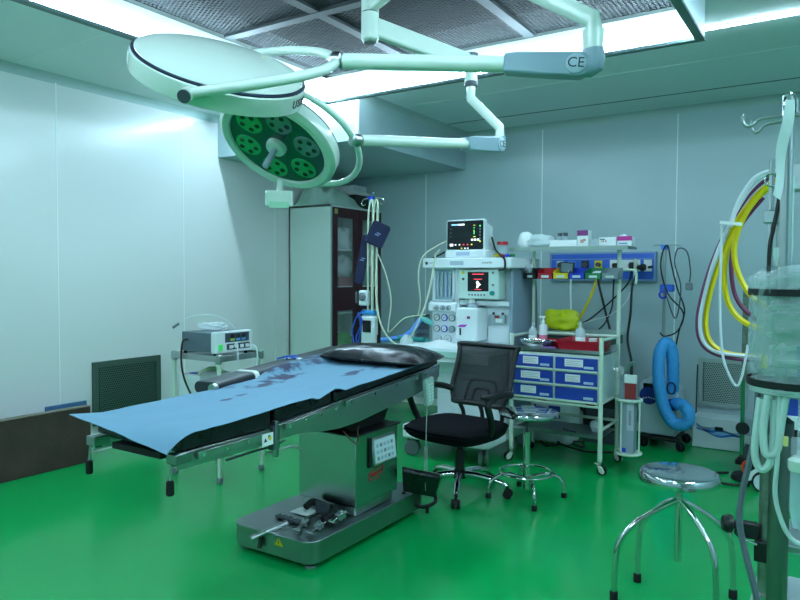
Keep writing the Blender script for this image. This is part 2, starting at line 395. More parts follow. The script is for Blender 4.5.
def lamp(name, label, C, Tn, R, th, J, elbow_pts, root_arm, big):
    """C centre of the top face, Tn unit vector out of the dome, R radius"""
    L = T(name, label, 'surgical light', tuple(C), 'surgical lights hanging from the ceiling')
    r, u, k = view_frame(C)
    n = (r*Tn[0]+u*Tn[1]+k*Tn[2]).normalized()
    A = (r-n*r.dot(n))
    if not big: A = (r*.87-u*.5); A = A-n*A.dot(n)
    A.normalize(); B = n.cross(A).normalized()
    if B.dot(k) > 0: B = -B
    return L, n, A, B
def joint(L, J, toward, radius, length, lab=True):
    """grey blue joint block at J with a round cap facing the camera, pointing 'toward' along the arm"""
    t = toward.normalized(); side = t.cross(V(0,0,1)).normalized(); upv = side.cross(t)
    if side.dot(CAM-J) < 0: side = -side
    h = radius
    poly = [(-h*.2, -h), (length*.35, -h*.95), (length, -h*.78), (length, h*.78), (length*.8, h*.92), (-h*.2, h)]
    for kk in range(1, 8): a = PI/2+PI*kk/8; poly.append((-h*.2+h*math.cos(a), h*math.sin(a)))
    MB().prism(poly, -h*.8, h*.8, lambda a, b, z: J+t*a+upv*b+side*z).build('joint_housing', joint_m, L, bevel=.006)
    MB().lathe([(h*.82, h*.78), (h*.82, h*.92), (h*.74, h*.97)], J, side, 32).build('joint_cap', mat('pale blue grey plastic', (150, 176, 184), .4), L)
    text('CE', 'joint_mark', text_m, h*1.15, J+side*(h*.975), -t, upv, L, .0008)
    return t, side, upv

# ---- the big dome light
C = V(-1.7751, 1.6222, 2.1029); R = .29
L, n, A, B = lamp('surgical_light', 'larger surgical light, its smooth pale green dome tilted into view, held by a fork', C, V(.15, .95, .27), R, .06, None, None, None, True)
big_n, big_A, big_B = n, A, B
prof = [(R*.995, -.062), (R, -.056), (R, -.004), (R*.985, 0)]
MB().lathe([(R*.90, -.060)]+prof, C, n, 72).build('rim', cream_m, L)
MB().lathe([(R*.982, -.002), (R*.986, .004), (R*.955, .008)], C, n, 72).build('rim_gasket', mat('dark blue gasket', (20, 34, 56), .5), L)
MB().lathe([(R*.96, .002), (R*.95, .010), (R*.8, .021), (R*.5, .032), (R*.25, .037), (.001, .038)], C, n, 72).build('dome', cream_m, L)
MB().lathe([(.001, -.05), (R*.91, -.05), (R*.91, -.058)], C, n, 64).build('lens_face', mat('dark lamp face', (24, 66, 62), .2), L)
MB().lathe([(.022, -.115), (.024, -.06)], C, n, 20).build('handle', joint_m, L)
q = C+B*.02+A*(-.02)+n*.037+B*R*.45; MB().lathe([(.004, -.002), (.004, .003)], C+A*(R*.48)+B*(R*.36)+n*.026, n, 12).build('yellow_dot', yellow_m, L)
# fork
def fork(L, C, n, A, B, R, phi0, lift, reach, r_t, steps=26):
    pts = []
    for i in range(steps+1):
        s = i/steps; ph = math.radians(phi0+180*s); k = 1.05+(reach-1.05)*math.sin(PI*s)**1.5
        pts.append(C+(A*math.cos(ph)+B*math.sin(ph))*R*k+n*(lift*math.sin(PI*s)-.025))
    return pts
pts = fork(L, C, n, A, B, R, -108, .145, 1.27, .014)
MB().tube(pts, .0165, 14).build('fork', cream_m, L)
for i in (0, -1):
    d = (C-n*.025-pts[i]).normalized()
    MB().cyl(pts[i]-d*.03, pts[i]+d*.035, .023, n=20).build('fork_pivot', cream_m, L)
    MB().cyl(pts[i]-d*.035, pts[i]-d*.03, .020, n=20).build('pivot_cap', dkgrey_m, L)
apex = pts[len(pts)//2+1]
# the name on the rim: letters stand one by one round the band
aM = math.radians(-33)
rimtxt = 'USM'
for i, ch in enumerate(rimtxt):
    ph = aM+i*math.radians(6.2); d = A*math.cos(ph)+B*math.sin(ph); tg = (-A*math.sin(ph)+B*math.cos(ph))
    if tg.dot(rt) < 0: tg = -tg; 
    upn = n
    if d.cross(upn).dot(tg) > 0: pass
    x = n.cross(d)
    text(ch, 'rim_letter', text_m, .042, C+d*(R+.001)-n*.031, x, n, L, .0008)
x0_ = A*math.cos(math.radians(188))+B*math.sin(math.radians(188))
MB().prism([(-.016, -.018), (.016, -.018), (.016, .018), (-.016, .018)], 0, .0015, lambda a, b, h: C+x0_*(R+h)+n.cross(x0_)*a+n*(b-.03)).build('rim_sticker', label_m, L)
J = V(-0.7067, 2.0748, 2.0432)
arm_d = (apex-J)
MB().lathe([(.016, -.03), (.03, -.02), (.03, .01), (.016, .02)], apex, arm_d, 20).build('arm_collar', steel_m, L)
t, side, upv = joint(L, J, arm_d, .037, .22)
MB().cyl(apex-arm_d.normalized()*.03, J+t*.2, .026, n=24).build('spring_arm', cream_m, L)
# elbow and offset bracket up to the extension arm
e1 = J-t*.05
MB().tube([J-t*.02-V(0,0,.0), e1+V(0,0,.005), e1+V(0,0,.05)], .034, 18, smooth=3).build('elbow', joint_m, L)
e2 = e1+V(0,0,.14); e3 = V(-0.9387, 2.0811, 2.3580); e4 = V(e3.x, e3.y, 2.60)
MB().cyl(e1+V(0,0,.045), e1+V(0,0,.05)+V(0,0,.06), .031, n=20).build('bracket_post', cream_m, L)
MB().tube([e1+V(0,0,.10), e2+V(0,0,.0), e3, e3+V(0,0,.05), e4], .029, 16).build('offset_bracket', cream_m, L)
MB().lathe([(.04, 2.58), (.04, 2.68)], (e3.x, e3.y, 0)).build('extension_pivot', cream_m, L)
MB().bar((e3.x, e3.y, 2.64), (SX, SY, 2.64), .05, .07).build('extension_arm', cream_m, L, bevel=.01)

# ---- the small pod light
C = V(-1.9190, 2.0455, 1.9140); R = .25
L, n, A, B = lamp('surgical_light', 'smaller surgical light with six round lens pods and a centre handle facing down', C, V(.41, .71, -.57), R, .05, None, None, None, False)
n = n.normalized()    # n points out of the back; the lenses face -n
A = A-n*A.dot(n); A.normalize(); B = n.cross(A)
if B.dot(up) < 0: B = -B
F = C                 # front ring plane
MB().lathe([(R*.80, .012), (R*.83, -.008), (R*.93, -.012), (R, .004), (R, .05), (R*.97, .062), (R*.5, .085), (.001, .09)], F, n, 64).build('housing', cream_m, L)
MB().lathe([(R*1.001, .048), (R*1.004, .052), (R*.99, .056)], F, n, 64).build('housing_seam', dkgrey_m, L)
MB().lathe([(.001, .001), (R*.812, .001), (R*.812, .012)], F, n, 64).build('lens_face', mat('dark teal lamp face', (22, 62, 62), .16, coat=.6), L)
podm = mat('green lens pod', (60, 176, 120), .18, .55); podg = mat('grey lens pod', (120, 150, 150), .18, .6)  # reflections of the green floor and grey surroundings put into the pod colours
for i in range(6):
    ph = math.radians(45+60*i); c_ = F+(A*math.cos(ph)+B*math.sin(ph))*R*.56
    dd = c_-F
    pod = MB().lathe([(.0, -.003), (R*.215, -.003), (R*.225, .000), (R*.225, .006)], c_, n, 28).build('lens_pod', podg if i in (0, 1) else podm, L)
    for j in range(5):
        a2 = 2*PI*j/5+.3; hc = c_+(A*math.cos(a2)+B*math.sin(a2))*R*.135
        MB().lathe([(.0, -.0055), (R*.04, -.0055), (R*.045, -.003)], hc, n, 12).build('lens', mat('dark lens', (14, 22, 26), .1), pod)
hb = MB().lathe([(.0, -.022), (R*.15, -.022), (R*.17, -.012), (R*.17, .004)], F, n, 32).build('handle_hub', cream_m, L)
MB().lathe([(.010, -.115), (.013, -.11), (.012, -.02), (.016, -.018)], F, n, 18).build('sterile_handle', mat('frosted handle', (150, 160, 176), .3), L)
pts = fork(L, F+n*.075, n, A, B, R, -42, -.02, 1.40, .014)
MB().tube(pts, .0125, 14).build('fork', cream_m, L)
# control box hanging on the rim
cb = V(-1.8237, 1.9543, 1.6867); r_, u_, k_ = view_frame(cb)
MB().box(-.052, .052, -.03, .03, -.034, .034)
mbx = MB(); mbx.M = Matrix.Translation(cb) @ Matrix((r_, -k_, V(0,0,1))).transposed().to_4x4(); mbx.box(-.052, .052, -.03, .03, -.026, .034)
bxo = mbx.build('control_box', cream_m, L, bevel=.005)
mbx = MB(); mbx.M = Matrix.Translation(cb) @ Matrix((r_, -k_, V(0,0,1))).transposed().to_4x4(); mbx.box(-.036, .036, -.034, -.029, -.031, -.008); mbx.build('control_cover', mat('pale green cover', (150, 200, 170), .4), bxo)
MB().cyl(cb+V(0,0,.03), cb+V(0,0,.075)+rt*.005, .012, n=12).build('box_stem', cream_m, L)
MB().lathe([(.01, 0), (.01, .02)], V(-1.8354, 2.0829, 2.0736), V(0,0,1), 12).build('rim_button', dkgrey_m, L)
apex = pts[len(pts)//2]
J = V(-1.4512, 3.0946, 2.0397); arm_d = apex-J
MB().lathe([(.013, -.03), (.025, -.02), (.025, .01), (.013, .02)], apex, arm_d, 20).build('arm_collar', steel_m, L)
t, side, upv = joint(L, J, arm_d, .038, .27)
MB().cyl(apex-arm_d.normalized()*.03, J+t*.19, .0225, n=24).build('spring_arm', cream_m, L)
e1 = J-t*.035
MB().tube([J-t*.02, e1+V(0,0,.005), e1+V(0,0,.04)], .029, 18, smooth=3).build('elbow', joint_m, L)
top = V(-1.5875, 3.0886, 2.2905)
MB().tube([e1+V(0,0,.04), e1+V(0,0,.085), V(top.x, top.y, top.z-.01), V(top.x, top.y, top.z+.06)], .0235, 16).build('offset_bracket', cream_m, L)
hubz = top.z+.05
MB().lathe([(.03, hubz), (.033, hubz+.005), (.033, hubz+.02), (.03, hubz+.025)], (top.x, top.y, 0)).build('swivel_ring', dkgrey_m, L)
MB().lathe([(.031, hubz+.025), (.031, 2.49)], (top.x, top.y, 0)).build('swivel_post', cream_m, L)
MB().lathe([(.034, 2.49), (.034, 2.503)], (top.x, top.y, 0)).build('post_cap', dkgrey_m, L)
MB().bar((top.x, top.y, 2.455), (SX, SY, 2.545), .05, .085).build('extension_arm', cream_m, L, bevel=.01)

# ================================================================ OPERATING TABLE
def interp(t, pts):
    for (a, b), (c_, d) in zip(pts, pts[1:]):
        if t <= c_: return b+(d-b)*max(0, (t-a)/(c_-a))
    return pts[-1][1]
zt = lambda y: interp(y, [(1.5, .812), (1.68, .815), (2.12, .828), (2.7, .848), (3.1, .874), (3.55, .892)])
zr = lambda y: .742 if y < 2.14 else .757+.077*(y-2.155)
OT = T('operating_table', 'steel pedestal operating table with black mattress, covered by the blue drape', 'operating table', (-2.3, 2.9, 0))
XN, XF = -2.03, -2.56
MB().prism(rrect(-2.60, -2.055, 2.42, 3.46, .075), .032, .14, XY).build('base_plinth', steel_dk_m, OT, bevel=.004)
for x, y in ((-2.54, 2.49), (-2.115, 2.48), (-2.54, 3.38), (-2.13, 3.38)):
    MB().lathe([(.028, 0), (.03, .012), (.016, .016), (.016, .034)], (x, y, 0)).build('foot', grey_m, OT)
lv = MB().cyl((-2.385, 2.36, .118), (-2.30, 2.52, .165), .0125, n=16).build('brake_lever', steel_m, OT)
MB().cyl((-2.387, 2.355, .117), (-2.375, 2.38, .124), .016, n=16).build('lever_tip', steel_m, lv)
MB().bar((-2.375, 2.40, .06), (-2.375, 2.415, .12), .02, .01).build('lever_slot', black_m, OT)
MB().prism([(-2.295, .088), (-2.235, .088), (-2.265, .126)], 2.4185, 2.4195, lambda a, b, h: (a, h, b)).build('warning_sticker', yellow_m, OT)
MB().bar((-2.265, 2.4178, .098), (-2.265, 2.4178, .116), .004, .001, (0, 1, 0)).build('warning_mark', text_m, OT)
MB().box(-2.45, -2.105, 2.82, 3.17, .14, .22).build('inner_column', steel_m, OT, bevel=.01)
MB().box(-2.47, -2.085, 2.80, 3.19, .195, .568).build('column_cover', mat('polished steel sheet', (170, 180, 182), .2, 1), OT, bevel=.004)
MB().box(-2.475, -2.07, 2.78, 3.20, .568, .576).build('column_top_plate', black_m, OT, bevel=.002)
MB().prism([(2.84, .576), (3.14, .576), (3.22, .70), (2.72, .66)], -2.42, -2.14, YZ).build('tilt_bellows', rubber_m, OT, bevel=.01)
MB().tube([(-2.06, 2.66, .63), (-2.052, 2.72, .57), (-2.05, 2.76, .545), (-2.06, 2.79, .56), (-2.075, 2.80, .60), (-2.08, 2.82, .62)], .003, 6, smooth=4).build('cable_loop', mat('brown cable', (96, 60, 40), .5), OT)
# keypad on the side of the column
kp = MB(); kp.M = rot((-2.07, 3.03, .455), 'Y', -7)
kp.box(-2.085, -2.068, 2.93, 3.15, .385, .53)
kpo = kp.build('keypad', steel_m, OT, bevel=.004)
k2 = MB(); k2.M = rot((-2.07, 3.03, .455), 'Y', -7); k2.box(-2.068, -2.066, 2.945, 3.14, .397, .52); k2.build('keypad_face', mat('pale keypad film', (196, 214, 220), .4), kpo)
for i in range(5):
    for j in range(3):
        k2 = MB(); k2.M = rot((-2.07, 3.03, .455), 'Y', -7); y0 = 2.962+i*.034; z0 = .41+j*.034
        k2.box(-2.066, -2.0648, y0, y0+.02, z0, z0+.018); k2.build('key', mat('key film', (150, 176, 190), .4) if (i+j) % 3 else grey_m, kpo)
MB().box(-2.085, -2.075, 2.91, 2.93, .38, .54).build('keypad_bracket', black_m, OT)
# red oval emblem
ov = [(2.915, .312), (2.99, .305), (3.04, .33), (3.045, .365), (2.97, .368), (2.92, .345)]
MB().tube([(-2.0845, a, b) for a, b in ov], .0032, 6, closed=True).build('emblem_ring', redtext_m, OT)
MB().prism([(2.93, .325), (2.98, .325), (3.03, .34), (3.03, .355), (2.98, .345), (2.935, .345)], -2.085, -2.0838, YZ).build('emblem_bar', redtext_m, OT)
# frame plates
plate = [(2.155, .750), (2.16, .684), (2.31, .690), (2.45, .668), (2.6, .657), (2.76, .662), (2.9, .677), (3.13, .703), (3.3, .719), (3.45, .745), (3.56, .79), (3.57, .862), (3.2, .837), (2.6, .790)]
for x0, x1 in ((XN-.012, XN), (XF, XF+.012)):
    MB().prism(plate, x0, x1, YZ).build('side_frame', steel_m, OT, bevel=.002)
    pl2 = [(1.64, .742), (1.64, .680), (2.12, .680), (2.12, .742)]
    MB().prism(pl2, x0, x1, YZ).build('leg_section_frame', steel_m, OT, bevel=.002)
def rail(y0, y1, x, s):
    a = (x, y0, zr(y0)-.022); b = (x, y1, zr(y1)-.022)
    r_ = MB().bar(a, b, .009, .030).build('accessory_rail', steel_m, OT, bevel=.0015)
    for t_ in (.05, .35, .65, .95):
        p = Vector(a).lerp(Vector(b), t_); MB().cyl(p-V(s*.014, 0, 0), p+V(s*.007, 0, 0), .007, n=12).build('rail_bolt', chrome_m, r_)
rail(1.72, 2.11, XN+.014, 1); rail(2.20, 2.56, XN+.014, 1); rail(2.63, 3.30, XN+.014, 1); rail(1.72, 2.11, XF-.014, -1); rail(2.3, 3.3, XF-.014, -1)
MB().box(XF+.01, XN-.01, 1.70, 2.12, .725, .74).build('leg_section_plate', dkgrey_m, OT)
MB().prism([(2.16, .74), (3.55, .845), (3.55, .86), (2.16, .757)], XF+.01, XN-.01, YZ).build('back_section_plate', dkgrey_m, OT)
MB().box(XF+.1, XN-.1, 2.3, 3.35, .69, .76).build('under_frame', dkgrey_m, OT)
# mattress sections
def cushion(y0, y1, name='mattress_section'):
    n = 14; k = []
    mbq = MB()
    poly = [(y0, zr(max(y0, 2.16) if y0 > 2 else y0)+.003)]; poly = []
    ys_ = [y0+(y1-y0)*i/n for i in range(n+1)]
    b = [(y, (.745 if y < 2.14 else zr(y)+.003)) for y in ys_]; t_ = [(y, zt(y)) for y in reversed(ys_)]
    return mbq.prism(b+t_, XF, XN, YZ).build(name, leather_m, OT, bevel=.012)
cushion(1.66, 2.125); cushion(2.15, 2.535); cushion(2.555, 3.55)
# end brackets with black lever grips
for x in (XF-.0, XN-.03):
    br = MB().box(x-.02, x+.035, 1.625, 1.70, .70, .74).build('end_bracket', steel_dk_m, OT, bevel=.004)
    MB().cyl((x+.0, 1.66, .69), (x+.0, 1.66, .712), .02, n=14).build('bracket_knob', dkgrey_m, br)
    lv = MB().cyl((x-.01+.02, 1.625, .70), (x-.012+.02, 1.620, .64), .005, n=10).build('release_lever', steel_m, OT)
    MB().lathe([(.008, .0), (.014, -.004), (.015, -.05), (.012, -.056)], (x+.008, 1.62, .645), (0, 0, 1), 16).build('lever_grip', rubber_m, lv)
MB().box(-2.45, -2.15, 1.655, 1.70, .70, .725).build('end_crossbar', rubber_m, OT)
# joint bracket between the sections, latch bars, sticker
MB().box(XN-.02, XN+.012, 2.125, 2.165, .65, .755).build('hinge_bracket', dkgrey_m, OT, bevel=.003)
MB().box(XN-.01, XN+.016, 2.135, 2.155, .62, .775).build('hinge_post', steel_dk_m, OT, bevel=.003)
MB().tube([(-2.06, 1.9, .655), (-2.05, 2.05, .662), (-2.05, 2.16, .66), (-2.04, 2.22, .675)], .005, 8, smooth=4).build('hydraulic_line', dkgrey_m, OT)
MB().tube([(-2.06, 2.12, .63), (-2.04, 2.2, .64), (-2.03, 2.27, .64), (-2.03, 2.31, .615)], .006, 8, smooth=4).build('release_rod', steel_m, OT)
sk = MB().box(XN+.0195, XN+.0205, 2.05, 2.115, .683, .735).build('warning_label', label_m, OT)
MB().prism([(2.06, .70), (2.078, .70), (2.069, .718)], XN+.0205, XN+.0212, YZ).build('label_triangle', text_m, sk)
MB().cyl((XN+.0205, 2.095, .712), (XN+.0212, 2.095, .712), .009, n=14).build('label_dot', yellow_m, sk)
# armboard on the far side with white straps
AB = []
def board(a, b, wd, z0, z1, th):
    a, b = V(*a), V(*b); d = (b-a).normalized(); s_ = V(-d.y, d.x)
    return a, b, d, s_
a, b = V(-2.635, 2.30, .842), V(-2.84, 3.62, .895); d = (b-a).normalized(); sd = d.cross(V(0,0,1)).normalized()
pr = rrect(-.075, .075, -.03, .03, .028, 4)
mbq = MB(); mbq.prism([(p, q) for p, q in pr], 0, (b-a).length, lambda p, q, h: a+d*h+sd*p+V(0,0,1)*(q-.004))
ab = mbq.build('armboard', mat('dark grey padded vinyl', (40, 44, 52), .4, bump=.2, bscale=30), OT, bevel=.004)
MB().cyl(a-d*.005-V(0,0,.0)+sd*.06, a-d*.03+sd*.06, .024, n=20).build('pivot_ring', steel_m, ab)
for t_ in (.24, .58):
    c_ = a+d*(b-a).length*t_
    MB().prism([(p*1.05, q*1.12) for p, q in pr], -.018, .018, lambda p, q, h: c_+d*h+sd*p+V(0,0,1)*(q-.004)).build('strap', white_m, ab)
bw = T('clip_tie', 'small blue tie strip lying on the dark armboard behind the drape', 'tie', (-2.76, 3.05, .895))
MB().tube([(-2.80, 2.98, .902), (-2.76, 3.03, .915), (-2.72, 3.05, .903), (-2.76, 3.10, .912), (-2.80, 3.07, .905), (-2.74, 3.0, .905)], .006, 6, smooth=4).build('tie', bluetube_m, bw)

# ---- the blue drape
dm = mat('blue drape', (106, 146, 170), .8, bump=.25, bscale=7)
nt = dm.node_tree; bs = nt.nodes['Principled BSDF']; tc = nt.nodes.new('ShaderNodeTexCoord')
nz = nt.nodes.new('ShaderNodeTexNoise'); nz.inputs['Scale'].default_value = 14; nz.inputs['Detail'].default_value = 5
nt.links.new(tc.outputs['Object'], nz.inputs['Vector'])
acc = None
DO = V(-2.3, 2.5, .83)
stains = [(-2.60, 2.80, .06, .13, .95), (-2.44, 2.52, .045, .12, .9), (-2.49, 2.70, .06, .13, .95), (-2.51, 2.62, .03, .08, .8), (-2.33, 2.14, .02, .04, .8), (-2.34, 2.25, .02, .035, .6),
          (-2.62, 3.08, .06, .16, .8), (-2.22, 2.96, .035, .10, .85), (-2.19, 3.14, .03, .07, .75), (-2.08, 3.23, .03, .05, .95), (-2.60, 3.22, .07, .10, .7), (-2.62, 2.5, .03, .05, .5), (-2.55, 2.35, .03, .04, .35)]
for (x, y, rx, ry, s_) in stains:
    vm = nt.nodes.new('ShaderNodeVectorMath'); vm.operation = 'SUBTRACT'; vm.inputs[1].default_value = (x-DO.x, y-DO.y, 0)
    nt.links.new(tc.outputs['Object'], vm.inputs[0])
    vs = nt.nodes.new('ShaderNodeVectorMath'); vs.operation = 'MULTIPLY'; vs.inputs[1].default_value = (.87/rx, .87/ry, 0); nt.links.new(vm.outputs[0], vs.inputs[0])
    ln = nt.nodes.new('ShaderNodeVectorMath'); ln.operation = 'LENGTH'; nt.links.new(vs.outputs[0], ln.inputs[0])
    ad = nt.nodes.new('ShaderNodeMath'); ad.operation = 'MULTIPLY_ADD'; ad.inputs[1].default_value = 3.2; nt.links.new(nz.outputs['Fac'], ad.inputs[0]); nt.links.new(ln.outputs['Value'], ad.inputs[2])
    mr = nt.nodes.new('ShaderNodeMapRange'); mr.inputs[1].default_value = 2.1; mr.inputs[2].default_value = 2.6; mr.inputs[3].default_value = s_; mr.inputs[4].default_value = 0
    nt.links.new(ad.outputs[0], mr.inputs[0])
    if acc is None: acc = mr.outputs[0]
    else:
        mx = nt.nodes.new('ShaderNodeMath'); mx.operation = 'MAXIMUM'; nt.links.new(acc, mx.inputs[0]); nt.links.new(mr.outputs[0], mx.inputs[1]); acc = mx.outputs[0]
mix = nt.nodes.new('ShaderNodeMix'); mix.data_type = 'RGBA'; mix.inputs['A'].default_value = lin((106, 146, 170)); mix.inputs['B'].default_value = lin((50, 46, 74))
nt.links.new(acc, mix.inputs['Factor']); nt.links.new(mix.outputs['Result'], bs.inputs['Base Color'])
farx = lambda y: interp(y, [(1.5, -2.60), (2.2, -2.575), (2.5, -2.58), (2.9, -2.64), (3.1, -2.67), (3.5, -2.70)])
nearz = lambda y: interp(y, [(1.55, .0), (1.68, .0), (1.86, -.006), (2.12, .004), (2.27, .006), (2.36, .004), (2.40, -.012), (2.45, .0), (2.52, .018), (2.56, .012), (2.6, -.006), (2.72, 0), (3.5, .004)])
def sheet(u, v):
    y = 1.565+(3.47-1.565)*u; xn_ = -2.0; xf_ = farx(y); x = xn_+(xf_-xn_)*v
    if u == 0: y += .0
    s = (x+2.60)/.60; z = zt(y)+.006
    if y > 2.2 and x < XF: z = max(z, .8+.0)+.0
    z += .0045*noise.noise(V(x*9, y*5, 1.3))+.002*noise.noise(V(x*22, y*16, 4))
    if x < XF+.02 and y > 2.15: 
        zb = interp(y, [(2.3, .871), (3.62, .925)]); k = max(0, min(1, (y-2.6)/.15))*min(1, (XF+.02-x)/.04); z = z+(max(z, zb+.006)-z)*k
    dr = max(0, (1.70-y)/.135)
    z += -dr*dr*(.058*max(0, s)**1.2) + dr*(1-s)*.014
    z += nearz(y)*max(0, 1-v/.09)
    return (x, y, z)
sh_ = MB().surf(sheet, 90, 40, .0025)
sb = T('surgical_drape', 'long blue surgical drape with dark stains spread over the operating table', 'drape', tuple(DO))
sh_.build('drape_sheet', dm, sb, ang=80)
# ---- pillow
PW = T('pillow', 'shiny black vinyl pillow lying at the head end of the blue drape', 'pillow', (-2.26, 3.28, .90))
def pil(sgn):
    def f(u, v):
        a = (u-.5)*2; b_ = (v-.5)*2
        ea = 1-abs(a)**3.2; eb = 1-abs(b_)**2.6
        h = (max(0, ea)**.55)*(max(0, eb)**.6)
        lx = a*.355*(1-.06*(1-abs(b_)**2)*0-.05*abs(b_)**3); ly = b_*.155*(1-.10*abs(a)**4)
        wr = .006*noise.noise(V(lx*14, ly*30, 2.2*sgn))*(1-h*.3)+.004*math.sin(lx*60+ly*20)*abs(a)**3
        p = V(lx, ly, sgn*h*(.066 if sgn > 0 else .03)+(wr if h > .05 else 0))
        an = math.radians(2); q = V(p.x*math.cos(an)-p.y*math.sin(an), p.x*math.sin(an)+p.y*math.cos(an), p.z)
        return V(-2.26, 3.28, .921+q.x*.0-.008*q.x)+q+V(0, 0, .062*q.y+.006)
    return f
MB().surf(pil(1), 56, 28).build('pillow_top', mat('shiny black vinyl', (24, 27, 34), .25, bump=.07, bscale=9), PW, ang=80)
MB().surf(lambda u, v: pil(-1)(1-u, v), 56, 28).build('pillow_underside', leather_m, PW, ang=80)
# piping
pp = [pil(1)(i/40, 0) for i in range(41)]+[pil(1)(1, j/20) for j in range(1, 21)]+[pil(1)(1-i/40, 1) for i in range(1, 41)]+[pil(1)(0, 1-j/20) for j in range(1, 20)]
MB().tube(pp, .0045, 6, closed=True).build('piping', leather_m, PW)

# ---- remote handset hanging on the rail
RM = T('remote_handset', 'pale grey remote handset with buttons and coiled cord hanging from the table rail', 'remote control', (-1.985, 3.36, .73))
rm = MB(); rm.M = rot((-1.985, 3.36, .73), 'X', 6)
rm.prism([(3.325, .655), (3.375, .650), (3.402, .685), (3.412, .80), (3.40, .812), (3.335, .812), (3.322, .80)], -2.0, -1.972, YZ)
ro = rm.build('handset_body', mat('pale green grey plastic', (168, 196, 188), .4), RM, bevel=.006)
for i in range(6):
    for j in range(2):
        kb = MB(); kb.M = rot((-1.985, 3.36, .73), 'X', 6); kb.box(-1.972, -1.9705, 3.343+j*.03, 3.358+j*.03, .68+i*.018, .69+i*.018); kb.build('handset_button', mat('pale button', (214, 232, 230), .4), RM)
MB().box(-2.018, -1.995, 3.35, 3.38, .79, .835).build('handset_hook', steel_m, RM)
cord = [(-1.985, 3.345, .655), (-1.983, 3.335, .55), (-1.982, 3.33, .42)]
for i in range(9*14):
    a_ = i*2*PI/9; cord.append((-1.982+.009*math.cos(a_), 3.33+.009*math.sin(a_), .42-.15*i/(9*14)))
cord += [(-1.985, 3.33, .2), (-2.0, 3.36, .155)]
MB().tube(cord, .003, 5).build('handset_cord', mat('grey cord', (150, 170, 164), .5), RM)

# ---- detached head plate leaning on the base
HP = T('head_plate', 'black padded head plate leaning against the far end of the table base', 'head plate', (-2.0, 3.35, .12))
pl = [V(-2.06, 3.205, .305), V(-1.90, 3.36, .25), V(-2.0, 3.47, .09), V(-2.09, 3.26, .165)]
nn = (pl[1]-pl[0]).cross(pl[3]-pl[0]).normalized()
if nn.dot(CAM-pl[0]) < 0: nn = -nn
q_ = [p+nn*.012 for p in pl]+[p-nn*.022 for p in pl]
MB().add(q_, [(0,1,2,3),(7,6,5,4),(0,4,5,1),(1,5,6,2),(2,6,7,3),(3,7,4,0)]).build('pad', leather_m, HP, bevel=.01)
MB().add([p-nn*.024 for p in pl]+[p-nn*.03 for p in pl], [(0,1,2,3),(7,6,5,4),(0,4,5,1),(1,5,6,2),(2,6,7,3),(3,7,4,0)]).build('backing_plate', steel_dk_m, HP)
MB().tube([pl[2]-nn*.03, pl[2]+V(0,0,-.04)-nn*.01, pl[2]*.5+pl[3]*.5+V(0,0,-.075), pl[3]-nn*.03+V(0,0,-.03)], .011, 10, smooth=4).build('mounting_rod', rubber_m, HP)
MB().cyl(pl[2]+V(-.03,-.04,-.06), pl[2]+V(-.03,-.04,-.102), .012, n=12).build('rod_foot', rubber_m, HP)

# ---- loose parts on the base
hs = T('headrest_pad', 'small black horseshoe headrest pad lying on the steel table base', 'headrest pad', (-2.25, 2.74, .14))
MB().tube([(-2.335, 2.70, .185), (-2.33, 2.745, .20), (-2.285, 2.755, .195), (-2.24, 2.755, .19), (-2.195, 2.755, .185), (-2.185, 2.715, .17), (-2.19, 2.66, .158)], .0185, 12, smooth=4).build('pad', rubber_m, hs)
MB().box(-2.30, -2.21, 2.735, 2.745, .142, .215).build('mount_plate', dkgrey_m, hs, bevel=.003)
MB().cyl((-2.25, 2.74, .165), (-2.27, 2.62, .152), .006, n=10).build('rod', chrome_m, hs)
def clampo(label, p0, p1, kx, sc=1):
    c_ = T('table_clamp', label, 'clamp', p0, 'steel clamps on the table base')
    p0, p1 = V(*p0), V(*p1); d_ = (p1-p0).normalized(); s__ = d_.cross(V(0,0,1)).normalized()
    MB().cyl(p0, p1, .007*sc, n=12).build('rod', chrome_m, c_)
    MB().cyl(p0-s__*.02-d_*0, p0+s__*.02, .006*sc, n=10).build('cross_handle', chrome_m, c_)
    m_ = p0.lerp(p1, .62); MB().bar(m_-d_*.022, m_+d_*.022, .034*sc, .026*sc).build('clamp_block', steel_m, c_, bevel=.003)
    MB().cyl(m_-V(0,0,.012), m_+V(0,0,.024), .008*sc, n=10).build('set_screw', chrome_m, c_)
clampo('steel clamp with tommy bar lying on the base in front of the headrest pad', (-2.21, 2.49, .155), (-2.255, 2.64, .158), 0)
clampo('steel clamp lying on the base near its front corner, right of the longer rod clamp', (-2.135, 2.50, .155), (-2.16, 2.64, .158), 0)
clampo('upright steel clamp on the base right of the headrest pad', (-2.13, 2.66, .16), (-2.12, 2.76, .185), 0, 1.2)
br_ = T('rail_bracket', 'flat dark steel bracket bar lying on the table base at the left', 'bracket', (-2.38, 2.6, .14))
MB().bar((-2.44, 2.60, .15), (-2.28, 2.585, .152), .04, .012).build('flat_bar', dkgrey_m, br_, bevel=.002)
for i in range(3): MB().cyl((-2.40+i*.045, 2.597-i*.004, .155), (-2.40+i*.045, 2.597-i*.004, .166), .009, n=12).build('bolt_head', chrome_m, br_)
pf = tag(MB().surf(lambda u, v: (-2.43+.12*u, 2.68+.08*v, .148+.008*math.sin(u*3)*v), 8, 6, .002).build('folded_paper', label_m), 'small white folded paper lying on the table base against the column', 'paper')

